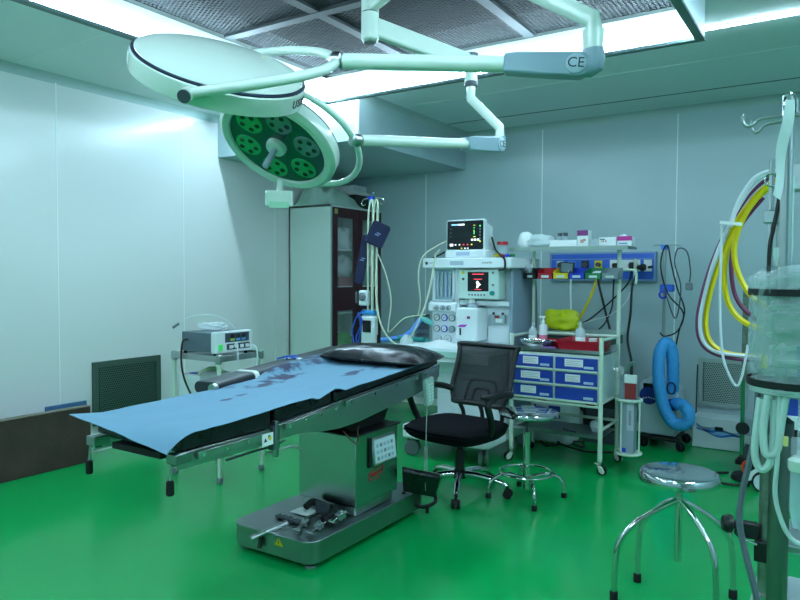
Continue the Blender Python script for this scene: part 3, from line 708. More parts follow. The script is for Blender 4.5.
# ================================================================ OFFICE CHAIR
def chair():
    O = V(-2.05, 3.87, 0)
    L = T('office_chair', 'black office chair with mesh back and chrome star base beside the table head', 'office chair', tuple(O))
    M_ = Matrix.Translation(O) @ Matrix.Rotation(math.radians(-8), 4, 'Z')     # seat faces -y
    def mb(): q = MB(); q.M = M_; return q
    CH = [30, 102, 174, 246, 318]
    for k, an in enumerate((-58, 20, 86, 158, 230)):
        a_ = math.radians(an); dx, dy = math.cos(a_), math.sin(a_)
        q = mb().tube([(dx*.03, dy*.03, .125), (dx*.15, dy*.15, .118), (dx*.27, dy*.27, .095), (dx*.305, dy*.305, .075)], [.024, .022, .017, .015], 12, smooth=4)
        arm_ = q.build('base_arm', chrome_m, L)
        cst = mb().cyl((dx*.31, dy*.31, .05), (dx*.31, dy*.31, .09), .009, n=10).build('caster', black_m, L)
        s_ = V(-dy, dx, 0); c0 = V(dx*.315, dy*.315, .0285)
        for sg in (-1, 1):
            mb().cyl(c0+s_*sg*.006, c0+s_*sg*.026, .028, n=20).build('caster_wheel', rubber_m, cst, bevel=.003)
        mb().box(-.0, .001, 0, .001, 0, .001)
        mb().prism([(-.03, .028), (-.02, .056), (.0, .066), (.02, .056), (.03, .028)], -.005, .005, lambda a1, b1, h: c0+V(dx, dy, 0)*a1+s_*h+V(0, 0, b1-.0285+.0)).build('caster_hood', black_m, cst)
    mb().lathe([(.045, .10), (.048, .14), (.032, .15)], (0, 0, 0)).build('base_hub', black_m, L)
    mb().lathe([(.030, .14), (.030, .28), (.022, .285), (.022, .39)], (0, 0, 0)).build('gas_column', black_m, L)
    mb().box(-.10, .10, -.11, .13, .375, .405).build('seat_mechanism', black_m, L, bevel=.01)
    def seat(sg):
        def f(u, v):
            a_ = (u-.5)*2; b_ = (v-.5)*2
            # rounded square mapping
            k_ = .25; x = .29*a_*math.sqrt(max(0, 1-k_*b_*b_)); y = .265*b_*math.sqrt(max(0, 1-k_*a_*a_))
            h = (max(0, 1-abs(a_)**5)*max(0, 1-abs(b_)**5))**.4
            dip = -.012*(1-a_*a_)*(1-b_*b_)-.022*max(0, -b_)**3
            return (x, y-.04, .44+(h*.035+dip if sg > 0 else -h*.085))
        return f
    mb().surf(seat(1), 30, 30).build('seat_cushion', fabric_m, L, ang=80)
    mb().surf(lambda u, v: seat(-1)(1-u, v), 30, 30).build('seat_shell', fabric_m, L, ang=80)
    # backrest: frame outline in (x, s) with lean
    def bp(x, s, off=0):   # s: 0 bottom .. 1 top
        return V(x-.03, .23+.13*s+.045*math.sin(PI*s)*0-.035*(1-min(1, (x/.24)**2))*-1*0.6+.02*math.cos(PI*s)*0-off, .535+.385*s)
    def halfw(s): return .19+.045*s+.03*math.exp(-((s-.3)/.25)**2)
    outl = [(-halfw(0)*.95, 0)]+[(-halfw(s), s) for s in (.06, .25, .5, .75, .94)]+[(-halfw(1)*.97, 1), (0, 1.0), (halfw(1)*.97, 1)]+[(halfw(s), s) for s in (.94, .75, .5, .25, .06)]+[(halfw(0)*.95, 0), (0, 0)]
    fr = mb().tube([bp(x, s) for x, s in outl], .0165, 10, closed=True, smooth=3).build('back_frame', black_m, L)
    mb().surf(lambda u, v: bp((u-.5)*2*halfw(v)*.97, .01+.98*v, -.004), 20, 14, .002).build('back_mesh', mat('black see-through mesh', (26, 28, 34), .7, alpha=.72), L, ang=80)
    for k_, (hw, top_) in enumerate(((.115, .40), (.062, .25))):
        pts = [bp(-hw*1.05, .04, -.014), bp(-hw, top_*.55, -.014), bp(-hw*.8, top_*.93, -.014), bp(0, top_, -.014), bp(hw*.8, top_*.93, -.014), bp(hw, top_*.55, -.014), bp(hw*1.05, .04, -.014)]
        mb().tube(pts, .0105, 8, smooth=5).build('lumbar_loop', black_m, L)
    for x in (-.15, 0, .15):
        mb().tube([(x, .12, .40), (x, .24, .42), (x*1.05, .25, .48), tuple(bp(x*1.1, .02))], .014, 8, smooth=4).build('back_bracket', black_m, L)
    for sg in (-1, 1):
        pts = [(sg*.25, .12, .42), (sg*.285, .10, .47), (sg*.30, .0, .60), (sg*.30, -.06, .655), (sg*.30, -.13, .662)]
        mb().tube([(sg*.235, -.06, .41), (sg*.285, -.07, .45), (sg*.305, -.11, .54), (sg*.305, -.14, .62), (sg*.30, -.08, .655), (sg*.295, .06, .66), (sg*.27, .17, .645), (sg*.225, .235, .62)], [.021]*40, 10, smooth=5).build('armrest', black_m, L)
        q = mb(); q.prism(rrect(sg*.288-.028, sg*.288+.028, -.17, .09, .025), .657, .677, XY); q.build('arm_pad', black_m, L, bevel=.006)
chair()

# ================================================================ STOOLS
st = T('round_stool', 'low chrome swivel stool with foot ring standing beside the office chair', 'stool', (-1.65, 4.01, 0), 'round metal stools')
def stool_small(L, cx, cy):
    c_ = (cx, cy, 0)
    MB().lathe([(.001, .555), (.155, .558), (.176, .552), (.182, .54), (.18, .525), (.16, .522), (.001, .522)], (cx+.015, cy, 0), n=48).build('seat', mat('polished steel seat', (196, 202, 204), .1, 1, bump=.04, bscale=6), L)
    MB().cyl((cx, cy, .40), (cx, cy, .525), .011, n=16).build('screw_spindle', dkgrey_m, L)
    MB().cyl((cx, cy, .06), (cx, cy, .42), .0225, n=20).build('column', chrome_m, L)
    MB().lathe([(.07, .515), (.07, .522)], c_).build('seat_mount', steel_m, L)
    ring = [(cx+.165*math.cos(2*PI*k/40), cy+.165*math.sin(2*PI*k/40), .165) for k in range(40)]
    MB().tube(ring, .0075, 8, closed=True).build('foot_ring', chrome_m, L)
    for an in (-52, 38, 128, 218):
        a_ = math.radians(an-4); dx, dy = math.cos(a_), math.sin(a_)
        lg = MB().tube([(cx+dx*.02, cy+dy*.02, .13), (cx+dx*.12, cy+dy*.12, .152), (cx+dx*.19, cy+dy*.19, .135), (cx+dx*.23, cy+dy*.23, .09), (cx+dx*.238, cy+dy*.238, .02)], .0115, 10, smooth=4).build('leg', chrome_m, L)
        MB().lathe([(.016, 0), (.016, .03), (.013, .034)], (cx+dx*.238, cy+dy*.238, 0), n=14).build('rubber_foot', rubber_m, lg)
stool_small(st, -1.65, 4.01)
st = T('round_stool', 'tall polished steel stool with four curved legs beside the drip stand', 'stool', (-.575, 3.10, 0), 'round metal stools')
cx, cy = -.577, 3.10
MB().lathe([(.001, .562), (.14, .563), (.156, .559), (.162, .550), (.1655, .523), (.163, .518), (.15, .520), (.001, .523)], (cx, cy, 0), n=64).build('seat', mat('mirror steel seat', (200, 206, 208), .09, 1, bump=.02, bscale=5), st)
MB().cyl((cx, cy, .42), (cx, cy, .515), .0135, n=18).build('screw_spindle', steel_m, st)
MB().cyl((cx, cy, .17), (cx, cy, .44), .0155, n=18).build('column', chrome_m, st)
for an, rr in ((214, .275), (36, .25), (156, .205), (-33, .205)):
    a_ = math.radians(an); dx, dy = math.cos(a_), math.sin(a_)
    P_ = lambda r_, z_: (cx+dx*r_, cy+dy*r_, z_)
    lg = MB().tube([P_(.008, .435), P_(.05, .415), P_(rr*.55, .36), P_(rr*.8, .305), P_(rr*.94, .24), P_(rr*.985, .14), P_(rr, .02)], .0125, 14, smooth=5).build('leg', chrome_m, st)
    MB().lathe([(.0175, 0), (.0175, .035), (.0145, .04)], P_(rr, 0), n=16).build('rubber_foot', rubber_m, lg)

# ================================================================ CASTER helper
def caster(parent, x, y, r=.035, ang=0, body=None, top=.09, tyre=None, brake=False):
    body = body or postw_m; a_ = math.radians(ang); d = V(math.cos(a_), math.sin(a_), 0); s_ = V(-d.y, d.x, 0); c0 = V(x, y, r)+d*.018
    c_ = MB().cyl((x, y, r*1.6), (x, y, top), .011, n=12).build('caster', steel_m, parent)
    MB().prism([(-.03, r*1.7), (-.012, r*.6), (.012, -.006), (.026, .0), (.035, r*.8), (.02, r*1.45), (-.005, r*1.9)], -.016, .016, lambda a1, b1, h: c0-V(0,0,r)+d*a1*.9+s_*h*1.25+V(0,0,max(.012, b1))).build('fork', body, c_, bevel=.003)
    MB().cyl(c0-s_*.011, c0+s_*.011, r, n=24).build('wheel', tyre or rubber_m, c_, bevel=.002)
    if brake: MB().bar(c0+V(0,0,r*.9)-d*.01, c0+V(0,0,r*1.05)-d*.06, .02, .006).build('brake_pedal', body, c_, bevel=.002)
    return c_

# ================================================================ CABINET
CB = T('storage_cabinet', 'tall white cabinet with dark red glazed doors standing in the corner', 'cabinet', (-4.65, 5.88, 0))
cx0, cx1, cy0, cy1, cz = -4.925, -4.372, 5.43, 6.335, 2.11
for b, nm in (((cx0, cx1, cy0, cy0+.02, .06, cz), 'side_panel'), ((cx0, cx1, cy1-.02, cy1, .06, cz), 'side_panel'), ((cx0, cx1, cy0, cy1, cz-.02, cz), 'top_panel'),
              ((cx0, cx1, cy0, cy1, .06, .09), 'bottom_panel'), ((cx0, cx0+.02, cy0, cy1, .06, cz), 'back_panel'), ((cx0+.02, cx1-.02, cy0+.03, cy1-.03, 0, .06), 'plinth')):
    MB().box(*b).build(nm, mat('cream cabinet enamel', (206, 222, 214), .4), CB, bevel=.003)
MB().prism([(cy0, .06), (cy0+.02, .06), (cy0+.02, cz), (cy0, cz)], cx1, cx1+.012, YZ).build('face_trim', cove_m, CB)
MB().prism([(cy1-.03, .06), (cy1, .06), (cy1, cz), (cy1-.03, cz)], cx1, cx1+.012, YZ).build('face_trim', cove_m, CB)
for z in (.55, 1.0, 1.27, 1.66): MB().box(cx0+.02, cx1-.03, cy0+.02, cy1-.02, z-.01, z+.01).build('shelf', white_m, CB)
for k, (a, b) in enumerate(((cy0+.022, 5.877), (5.882, cy1-.032))):
    fx = cx1+.002; w_ = .075
    d = MB()
    for (y0, y1, z0, z1) in ((a, a+w_, .09, cz-.022), (b-w_, b, .09, cz-.022), (a+w_, b-w_, cz-.022-.10, cz-.022), (a+w_, b-w_, 1.03, 1.27), (a+w_, b-w_, .09, .16)):
        d.box(fx, fx+.02, y0, y1, z0, z1)
    dr = d.build('door', maroon_m, CB)
    MB().box(fx+.008, fx+.012, a+w_, b-w_, 1.27, cz-.12).build('glass_pane', glass_m, dr)
    MB().box(fx+.008, fx+.012, a+w_, b-w_, .16, 1.03).build('glass_pane', glass_m, dr)
    MB().box(fx+.02, fx+.028, (b-.05 if k == 0 else a+.015), (b-.02 if k == 0 else a+.045), 1.10, 1.22).build('door_lock', steel_m, dr, bevel=.003)
MB().box(cx1+.022, cx1+.024, 5.475, 5.525, 2.02, 2.07).build('door_sticker', mat('yellow green sticker', (150, 160, 90), .6), CB)
# things on the cabinet shelves
def shelf_thing(nm, lab, c_, mbq, m_, g='supplies inside the cabinet'):
    return tag(mbq.build(nm, m_), lab, c_, g)
def crump(c_, sx, sy, sz, seed, amp=.25, nu=28, nv=16):
    def f(u, v):
        a_ = 2*PI*u; b_ = PI*v; n_ = 1+amp*noise.noise(V(math.cos(a_)*1.4+seed, math.sin(a_)*1.4, math.cos(b_)*1.6))+amp*.45*noise.noise(V(math.cos(a_)*4+seed, math.sin(a_)*4, math.cos(b_)*4))
        x = math.cos(a_)*math.sin(b_)**.7*n_; y = math.sin(a_)*math.sin(b_)**.7*n_; z = math.cos(b_)*n_
        return (c_[0]+sx*x, c_[1]+sy*y, max(c_[2], c_[2]+sz*.5*(z+.8)))
    return MB().surf(f, nu, nv)
shelf_thing('folded_linen', 'white folded linen bundle behind the left upper cabinet glass', 'linen', crump((-4.53, 5.83, 1.672), .10, .13, .24, 3), cloth_m)
shelf_thing('plastic_bag', 'clear white bag on the middle shelf behind the left cabinet glass', 'bag', crump((-4.53, 5.84, 1.38), .09, .12, .24, 5), mat('cloudy plastic bag', (206, 218, 220), .3, alpha=.8))
tag(MB().box(-4.62, -4.42, 5.66, 5.95, 1.281, 1.375).build('box', mat('dull red box', (150, 60, 60), .5), None, bevel=.003), 'low red box on the middle shelf behind the left cabinet glass', 'box')
shelf_thing('green_pouch', 'green package on the lower shelf behind the left cabinet glass', 'package', crump((-4.53, 5.84, .561), .10, .13, .24, 8), mat('bright green plastic', (70, 170, 70), .4))
tag(MB().box(-4.62, -4.44, 6.08, 6.30, 1.281, 1.5).build('carton', mat('grey blue carton', (110, 140, 150), .6), None, bevel=.003), 'grey carton behind the right cabinet glass', 'box')
# on top: draped cloth, boxes
def topcloth(u, v):
    x = -4.90+.51*v; y = 5.41+.60*u
    h = .07+.075*math.sin(PI*min(1, u*1.15+.1))*math.sin(PI*min(1, .15+v*.8))+.07*noise.noise(V(x*7, y*6, 2))+.03*noise.noise(V(x*17, y*15, 2))+.03*math.exp(-((u-.45)**2+(v-.35)**2)*18)*2
    h *= min(1, u*6)*min(1, (1-u)*5+.15)*min(1, (1-v)*6+.0)*min(1, v*6+.2)
    return (x, y+.03, cz+.004+max(0, h*1.35))
tag(MB().surf(topcloth, 40, 26, .004).build('folded_sheet', greencloth_m, ang=80), 'crumpled pale green sheet lying on top of the tall cabinet', 'sheet')
tag(MB().box(-4.90, -4.52, 6.06, 6.31, cz+.001, cz+.17).build('storage_box', mat('dark olive case', (40, 52, 40), .5), None, bevel=.006), 'dark case standing on the cabinet behind the sheet', 'case')
tag(MB().box(-4.92, -4.50, 6.03, 6.33, cz+.172, cz+.20).build('tray_lid', white_m, None, bevel=.006), 'flat white lid lying on the dark case above the cabinet', 'lid')
tag(MB().box(-4.88, -4.56, 6.08, 6.32, cz+.202, cz+.28).build('white_carton', cloth_m, None, bevel=.006), 'white carton topmost above the dark case on the cabinet', 'box')

# ================================================================ DRIP POLE BY THE CABINET
PX_, PY_ = -3.34, 4.72
ip = T('drip_pole', 'thin drip pole with a blue clamp and small hooks in front of the red cabinet', 'drip stand', (PX_, PY_, 0))
MB().cyl((PX_, PY_, .06), (PX_, PY_, 2.03), .011, n=14).build('pole', alu_m, ip)
MB().lathe([(.001, .0), (.18, .02), (.17, .035), (.02, .06), (.02, .09)], (PX_, PY_, 0)).build('base', grey_m, ip)
MB().lathe([(.017, 1.98), (.02, 1.985), (.02, 2.05), (.014, 2.055)], (PX_-.02, PY_, 0), n=16).build('clamp', blue_m, ip)
MB().box(PX_-.05, PX_+.01, PY_-.015, PY_+.015, 2.035, 2.06).build('clamp_head', blue_m, ip, bevel=.004)
for sg in (-1, 1):
    MB().tube([(PX_, PY_, 2.045), (PX_+sg*.05, PY_, 2.045), (PX_+sg*.10, PY_, 2.035), (PX_+sg*.115, PY_, 2.0), (PX_+sg*.095, PY_, 1.985), (PX_+sg*.075, PY_, 2.0)], .0045, 8, smooth=4).build('hook', chrome_m, ip)
MB().ball((PX_+.01, PY_, 2.085), .013).build('tip', chrome_m, ip)
def cuff(nm, lab, c_, wd, ht, deg, lean=0):
    mbq = MB(); mbq.M = Matrix.Translation(V(*c_)) @ Matrix.Rotation(math.radians(28), 4, 'Z') @ Matrix.Rotation(math.radians(deg), 4, 'Y')
    mbq.prism(rrect(-wd/2, wd/2, -ht/2, ht/2, .025), -.008, .008, XZ)
    r_ = T(nm, lab, 'blood pressure cuff', c_, 'navy pressure cuffs on the drip pole')
    mbq.build('cuff_sleeve', navy_m, r_, bevel=.005)
    m2 = MB(); m2.M = mbq.M; m2.box(-.022, .012, -.0092, -.008, -.012, -.002).box(-.012, .022, -.0092, -.008, .006, .014).build('cuff_print', mat('pale print', (120, 136, 176), .6), r_)
    return r_
cuff('pressure_cuff', 'navy blood pressure cuff hanging tilted at the upper right of the drip pole', (PX_+.085, PY_-.05, 1.735), .16, .20, 24)
cuff('pressure_cuff', 'long narrow navy cuff hanging down at the left of the drip pole', (PX_-.085, PY_-.03, 1.53), .075, .42, 10)
def cable(nm, lab, pts, r, m_, c_='cable', g=None, n=6, sm=6):
    return tag(MB().tube(pts, r, n, smooth=sm).build(nm, m_), lab, c_, g)
for k, (dx, lab) in enumerate(((-.02, 'pale hose draped over the drip pole clamp, hanging straight at its left'), (.03, 'pale hose draped over the drip pole clamp, hanging straight at its right'))):
    cable('draped_hose', lab, [(PX_+dx-.012, PY_-.025, .82), (PX_+dx-.012, PY_-.025, 1.3), (PX_+dx-.01, PY_-.025, 1.85), (PX_+dx+.01, PY_-.02, 2.02), (PX_+dx+.035, PY_-.02, 1.95), (PX_+dx+.03, PY_-.03, 1.5), (PX_+dx+.035, PY_-.03, .9)], .009, tube_m, 'hose', 'hoses draped on the drip pole')
cable('air_hose', 'cream hose sagging from the drip pole up to the anaesthesia machine', [(PX_+.06, PY_-.02, 1.98), (PX_+.055, PY_-.02, 1.6), (PX_+.07, PY_-.05, 1.25), (PX_+.16, PY_-.1, .98), (PX_+.32, PY_-.12, .84), (PX_+.45, PY_-.12, .90), (PX_+.56, PY_-.05, 1.2), (PX_+.60, PY_, 1.5), (PX_+.62, PY_-.02, 1.56), (PX_+.66, PY_-.02, 1.60)], .0075, tube_m, 'hose')
cable('thin_lead', 'thin pale lead curling between drip pole and anaesthesia machine', [(PX_+.05, PY_-.02, 1.6), (PX_+.14, PY_-.02, 1.42), (PX_+.2, PY_-.02, 1.2), (PX_+.19, PY_-.04, 1.0), (PX_+.21, PY_-.06, .93), (PX_+.36, PY_-.06, 1.05), (PX_+.52, PY_, 1.08)], .005, tube_m, 'lead')
pm_ = T('infusion_device', 'small white device with a round dial clamped on the drip pole', 'device', (PX_-.03, PY_-.04, 1.1))
MB().box(PX_-.10, PX_-.015, PY_-.07, PY_-.012, 1.14, 1.27).build('housing', plastic_m, pm_, bevel=.012)
MB().lathe([(.034, 0), (.034, .012), (.02, .016), (.018, .028), (.001, .03)], (PX_-.055, PY_-.07, 1.215), (0, -1, 0), 24).build('dial', grey_m, pm_)
pn_ = T('suction_bottle', 'white bottle holder with dark centre hanging low on the drip pole', 'bottle holder', (PX_, PY_-.05, .95))
MB().box(PX_-.065, PX_+.075, PY_-.09, PY_-.03, .80, 1.06).build('holder', plastic_m, pn_, bevel=.02)
MB().box(PX_-.035, PX_+.045, PY_-.095, PY_-.09, .92, 1.02).build('window', black_m, pn_)
MB().box(PX_-.06, PX_+.07, PY_-.085, PY_-.035, 1.065, 1.10).build('cap', hoseblue_m, pn_, bevel=.006)
cable('blue_lead', 'bundle of thin blue leads looped at the left of the drip pole', [(PX_-.02, PY_-.1, 1.1), (PX_-.09, PY_-.1, 1.05), (PX_-.14, PY_-.1, .92), (PX_-.10, PY_-.1, .80), (PX_-.05, PY_-.1, .95), (PX_-.08, PY_-.1, 1.08), (PX_-.04, PY_-.1, 1.0), (PX_-.10, PY_-.1, .86), (PX_-.04, PY_-.1, .76)], .006, bluetube_m, 'lead')

# ================================================================ ANAESTHESIA MACHINE
AM = T('anaesthesia_machine', 'white anaesthesia machine with gauges, flow tubes and a red lettered screen', 'anaesthesia machine', (-2.5, 4.9, 0))
ax0, ax1, ay, ab_ = -2.835, -2.165, 4.85, 5.33
am_m = mat('white blue machine enamel', (230, 238, 242), .35)
# base with casters
MB().prism(rrect(-2.88, -2.13, 4.44, 5.35, .06), .135, .235, XY).build('base', am_m, AM, bevel=.012)
for x, y, a_ in ((-2.80, 4.50, 200), (-2.20, 4.52, -60), (-2.80, 5.25, 120), (-2.2, 5.25, 40)):
    c0 = V(x, y, .062); an = math.radians(a_); d = V(math.cos(an), math.sin(an), 0); s_ = V(-d.y, d.x, 0)
    cc = MB().cyl((x, y, .11), (x, y, .14), .02, n=12).build('caster', grey_m, AM)
    for sg in (-1, 1): MB().cyl(c0+s_*sg*.012, c0+s_*sg*.034, .062, n=24).build('wheel', grey_m, cc, bevel=.006)
    MB().prism([(-.04, .02), (-.05, .055), (-.02, .072), (.03, .072), (.05, .03)], -.011, .011, lambda p, q, h: c0+d*p+s_*h+V(0,0,q)).build('hood', dkgrey_m, cc)
# lower body
MB().box(-2.80, -2.18, 4.88, 5.3, .235, .80).build('lower_body', am_m, AM, bevel=.01)
for z in (.28, .45, .62): 
    d_ = MB().box(-2.76, -2.22, 4.866, 4.882, z, z+.15).build('drawer', am_m, AM, bevel=.004)
    MB().box(-2.56, -2.42, 4.858, 4.868, z+.11, z+.125).build('drawer_handle', grey_m, d_)
# work surface
MB().prism(rrect(-3.0, -2.15, 4.52, 5.3, .05), .80, .85, XY).build('work_surface', am_m, AM, bevel=.01)
MB().prism(rrect(-2.98, -2.17, 4.51, 4.54, .012), .74, .81, XY).build('surface_lip', am_m, AM, bevel=.004)
MB().bar((-2.9, 4.50, .80), (-2.3, 4.50, .80), .012, .05).build('grab_rail', mat('pale green rail', (170, 210, 200), .4), AM, bevel=.004)
# upper body
ub = MB(); ub.box(ax0, -2.585, ay, ab_, .85, 1.455); ub.build('flow_column', am_m, AM, bevel=.006)
MB().box(-2.585, ax1, ay+.10, ab_, .85, 1.455).build('upper_body', am_m, AM, bevel=.006)
MB().box(ax1-.0, ax1+.03, ay+.03, ab_+.02, .3, 1.46).build('side_cover', mat('grey blue side panel', (130, 150, 166), .4), AM, bevel=.006)
MB().box(-2.585, ax1, ay+.02, ay+.10, 1.165, 1.20).build('bridge', am_m, AM)
MB().prism(rrect(-2.885, -2.10, ay-.09, ab_+.02, .03), 1.455, 1.535, XY).build('top_shelf', am_m, AM, bevel=.008)
MB().tube([(-2.12, ay+.33, 1.46), (-2.105, ay+.36, 1.40), (-2.10, ay+.40, 1.30), (-2.10, ay+.42, .95), (-2.12, ay+.43, .90)], .011, 10, smooth=4).build('side_handle', grey_m, AM)
# shelf front marks
marks(8, .013, (-2.34, ay-.0905, 1.49), (1, 0, 0), (0, 0, 1), dkgrey_m, AM)
marks(6, .009, (-2.815, ay-.0905, 1.492), (1, 0, 0), (0, 0, 1), grey_m, AM)
MB().lathe([(.001, 0), (.013, 0), (.013, .002)], (-2.835, ay-.0905, 1.495), (0, -1, 0), 16).build('shelf_badge', dkgrey_m, AM)
MB().box(-2.62, -2.50, ay-.0915, ay-.09, 1.478, 1.512).build('shelf_label', mat('grey label', (170, 184, 196), .6), AM)
# flow tube window
fwn = MB().box(-2.80, -2.635, ay-.006, ay+.0, 1.20, 1.445).build('flow_window', mat('flow window backing', (150, 178, 194), .3), AM)
for i in range(4):
    x = -2.775+i*.038
    MB().cyl((x, ay-.014, 1.225), (x, ay-.014, 1.42), .0075, n=10).build('flow_tube', clear_m, fwn)
    MB().box(x+.010, x+.0125, ay-.009, ay-.006, 1.23, 1.42).build('scale', text_m if i != 2 else blue_m, fwn)
for b in ((-2.81, -2.80, 1.19, 1.455), (-2.635, -2.625, 1.19, 1.455), (-2.81, -2.625, 1.19, 1.20), (-2.81, -2.625, 1.445, 1.455)):
    MB().box(b[0], b[1], ay-.02, ay, b[2], b[3]).build('window_frame', am_m, fwn)
MB().prism([(ay, 1.10), (ay-.035, 1.11), (ay-.035, 1.165), (ay, 1.19)], -2.85, -2.60, YZ).build('flow_knob_ledge', am_m, AM, bevel=.003)
for x, m_ in ((-2.80, grey_m), (-2.745, blue_m), (-2.69, grey_m)):
    kb = MB().lathe([(.018, 0), (.019, .012), (.015, .028), (.001, .03)], (x+.03, ay-.035, 1.137), (0, -1, 0), 18).build('flow_knob', chrome_m, AM)
    MB().lathe([(.020, 0), (.020, .005)], (x+.03, ay-.035, 1.137), (0, -1, 0), 18).build('knob_ring', m_, kb)
for j, z in enumerate((1.055, .965)):
    for i, x in enumerate((-2.785, -2.715, -2.645)):
        g_ = MB().lathe([(.028, 0), (.028, .012), (.024, .014), (.023, .011), (.001, .011)], (x, ay, z), (0, -1, 0), 26).build('pressure_gauge', blue_m if i == 1 else grey_m, AM)
        MB().lathe([(.022, .0112), (.0215, .0122), (.001, .0122)], (x, ay, z), (0, -1, 0), 22).build('gauge_face', label_m if (i, j) != (2, 1) else mat('blank face', (150, 170, 176), .5), g_)
        if (i, j) != (2, 1): MB().bar((x-.008, ay-.0128, z-.010), (x+.010, ay-.0128, z+.010), .003, .001, (0, 1, 0)).build('gauge_needle', text_m, g_)
for x, r_ in ((-2.765, .026), (-2.68, .034)):
    g_ = MB().lathe([(r_, 0), (r_, .016), (r_*.86, .018), (r_*.84, .014), (.001, .014)], (x, ay, .885), (0, -1, 0), 26).build('pressure_gauge', mat('pale gauge ring', (180, 196, 200), .4), AM)
    MB().lathe([(r_*.8, .0145), (.001, .0152)], (x, ay, .885), (0, -1, 0), 22).build('gauge_face', label_m, g_)
    MB().bar((x-.012, ay-.0158, .875), (x+.012, ay-.0158, .893), .003, .001, (0, 1, 0)).build('gauge_needle', redtext_m, g_)
# control screen
sc_ = MB().prism(rrect(-2.57, -2.22, 1.215, 1.445, .012), ay-.045, ay+.10, XZ).build('screen_housing', mat('pale mint plastic', (202, 226, 220), .35), AM, bevel=.006)
MB().box(-2.485, -2.305, ay-.048, ay-.045, 1.275, 1.425).build('screen', screen_m, sc_)
er = mat('screen red', (220, 40, 60), .5, emit=(1, .08, .12), estr=1.0); ew = mat('screen white', (240, 240, 240), .5, emit=(1, 1, 1), estr=1.0)
ey_ = mat('screen yellow', (230, 220, 60), .5, emit=(1, .9, .1), estr=.7); eg_ = mat('screen green', (60, 220, 120), .5, emit=(.1, 1, .3), estr=.7); ec_ = mat('screen cyan', (110, 170, 240), .5, emit=(.3, .6, 1), estr=.9)
for b in ((-2.445, -2.345, 1.405, 1.412), (-2.43, -2.36, 1.366, 1.372), (-2.425, -2.365, 1.286, 1.291)): MB().box(b[0], b[1], ay-.0486, ay-.048, b[2], b[3]).build('screen_text', er, sc_)
MB().prism([(-2.41, 1.30), (-2.395, 1.30), (-2.385, 1.318), (-2.368, 1.327), (-2.385, 1.34), (-2.398, 1.358), (-2.412, 1.345), (-2.405, 1.325)], ay-.0488, ay-.048, XZ).build('screen_symbol', ew, sc_)
MB().lathe([(.019, 0), (.017, .018), (.001, .02)], (-2.272, ay-.045, 1.262), (0, -1, 0), 20).build('control_knob', teal_m, sc_)
for i in range(6): MB().box(-2.478+i*.026, -2.464+i*.026, ay-.048, ay-.045, 1.24, 1.254).build('key', grey_m, sc_)
MB().lathe([(.013, 0), (.012, .006), (.001, .007)], (-2.525, ay-.045, 1.42), (0, -1, 0), 14).build('key', yellow_m, sc_)
MB().lathe([(.011, 0), (.010, .006), (.001, .007)], (-2.525, ay-.045, 1.37), (0, -1, 0), 14).build('key', dkgrey_m, sc_)
for z in (1.42, 1.325): MB().lathe([(.010, 0), (.009, .006), (.001, .007)], (-2.268, ay-.045, z), (0, -1, 0), 14).build('key', grey_m, sc_)
# vaporiser
vp = MB().prism(rrect(-2.565, -2.375, .885, 1.145, .02), ay-.10, ay+.1, XZ).build('vaporiser', plastic_m, AM, bevel=.012)
MB().lathe([(.044, 1.145), (.046, 1.16), (.040, 1.175), (.022, 1.18)], (-2.46, ay-.01, 0), n=24).build('vaporiser_collar', mat('grey clear collar', (150, 168, 176), .3), vp)
MB().lathe([(.024, 1.18), (.024, 1.215), (.016, 1.218)], (-2.465, ay-.01, 0), n=20).build('vaporiser_cap', white_m, vp)
MB().box(-2.46, -2.435, ay-.104, ay-.1, 1.06, 1.08).build('vaporiser_mark', purple_m, vp)
MB().prism([(-2.545, .995), (-2.48, .995), (-2.455, 1.015), (-2.52, 1.012)], ay-.104, ay-.1, XZ).build('vaporiser_band', mat('violet print', (176, 60, 190), .4), vp)
MB().box(-2.525, -2.512, ay-.104, ay-.1, .93, .985).build('vaporiser_slot', black_m, vp)
MB().lathe([(.022, 0), (.024, -.012), (.01, -.02)], (-2.50, ay-.07, 1.035), (0, 0, 1), 18).build('filler_port', grey_m, vp)
# manifold bracket
mf = MB().box(-2.345, -2.215, ay+.06, ay+.10, 1.02, 1.09).build('vaporiser_bracket', mat('grey bracket', (150, 172, 176), .4), AM, bevel=.004)
MB().box(-2.30, -2.26, ay+.055, ay+.06, 1.065, 1.083).build('bracket_label', redtext_m, mf)
MB().box(-2.29, -2.235, ay+.055, ay+.06, 1.03, 1.06).build('bracket_plate', label_m, mf)
for x in (-2.32, -2.24): MB().lathe([(.010, 1.09), (.012, 1.105), (.001, 1.11)], (x, ay+.08, 0), n=14).build('bracket_knob', dkgrey_m, mf)
MB().box(-2.37, -2.18, ay+.085, ay+.10, .87, .99).build('lower_panel', plastic_m, AM, bevel=.004)
# breathing unit at the left
bu = MB().cyl((-2.95, ay+.0, .85), (-2.95, ay+.0, .865), .07, n=24).build('absorber_base', teal_m, AM)
MB().cyl((-2.96, ay+.05, .865), (-2.96, ay+.05, 1.06), .065, n=24).build('bellows_dome', mat('smoky clear dome', (110, 130, 146), .15, alpha=.55), AM)
MB().lathe([(.066, 1.055), (.066, 1.07)], (-2.96, ay+.05, 0), n=24).build('dome_rim', dkgrey_m, AM)
for i in range(4): MB().lathe([(.055, .88+i*.035), (.05, .895+i*.035), (.055, .91+i*.035)], (-2.96, ay+.05, 0), n=24).build('bellows_ring', dkgrey_m, AM)
MB().cyl((-2.88, ay-.02, .86), (-2.82, ay-.10, .87), .022, n=16).build('breathing_port', teal_m, AM)
MB().tube([(-2.83, ay-.01, 1.0), (-2.86, ay-.05, 1.03), (-2.90, ay-.08, 1.05)], [.02, .024, .018, .02], 12, smooth=2).build('breathing_elbow', mat('pale teal elbow', (110, 200, 190), .35), AM)
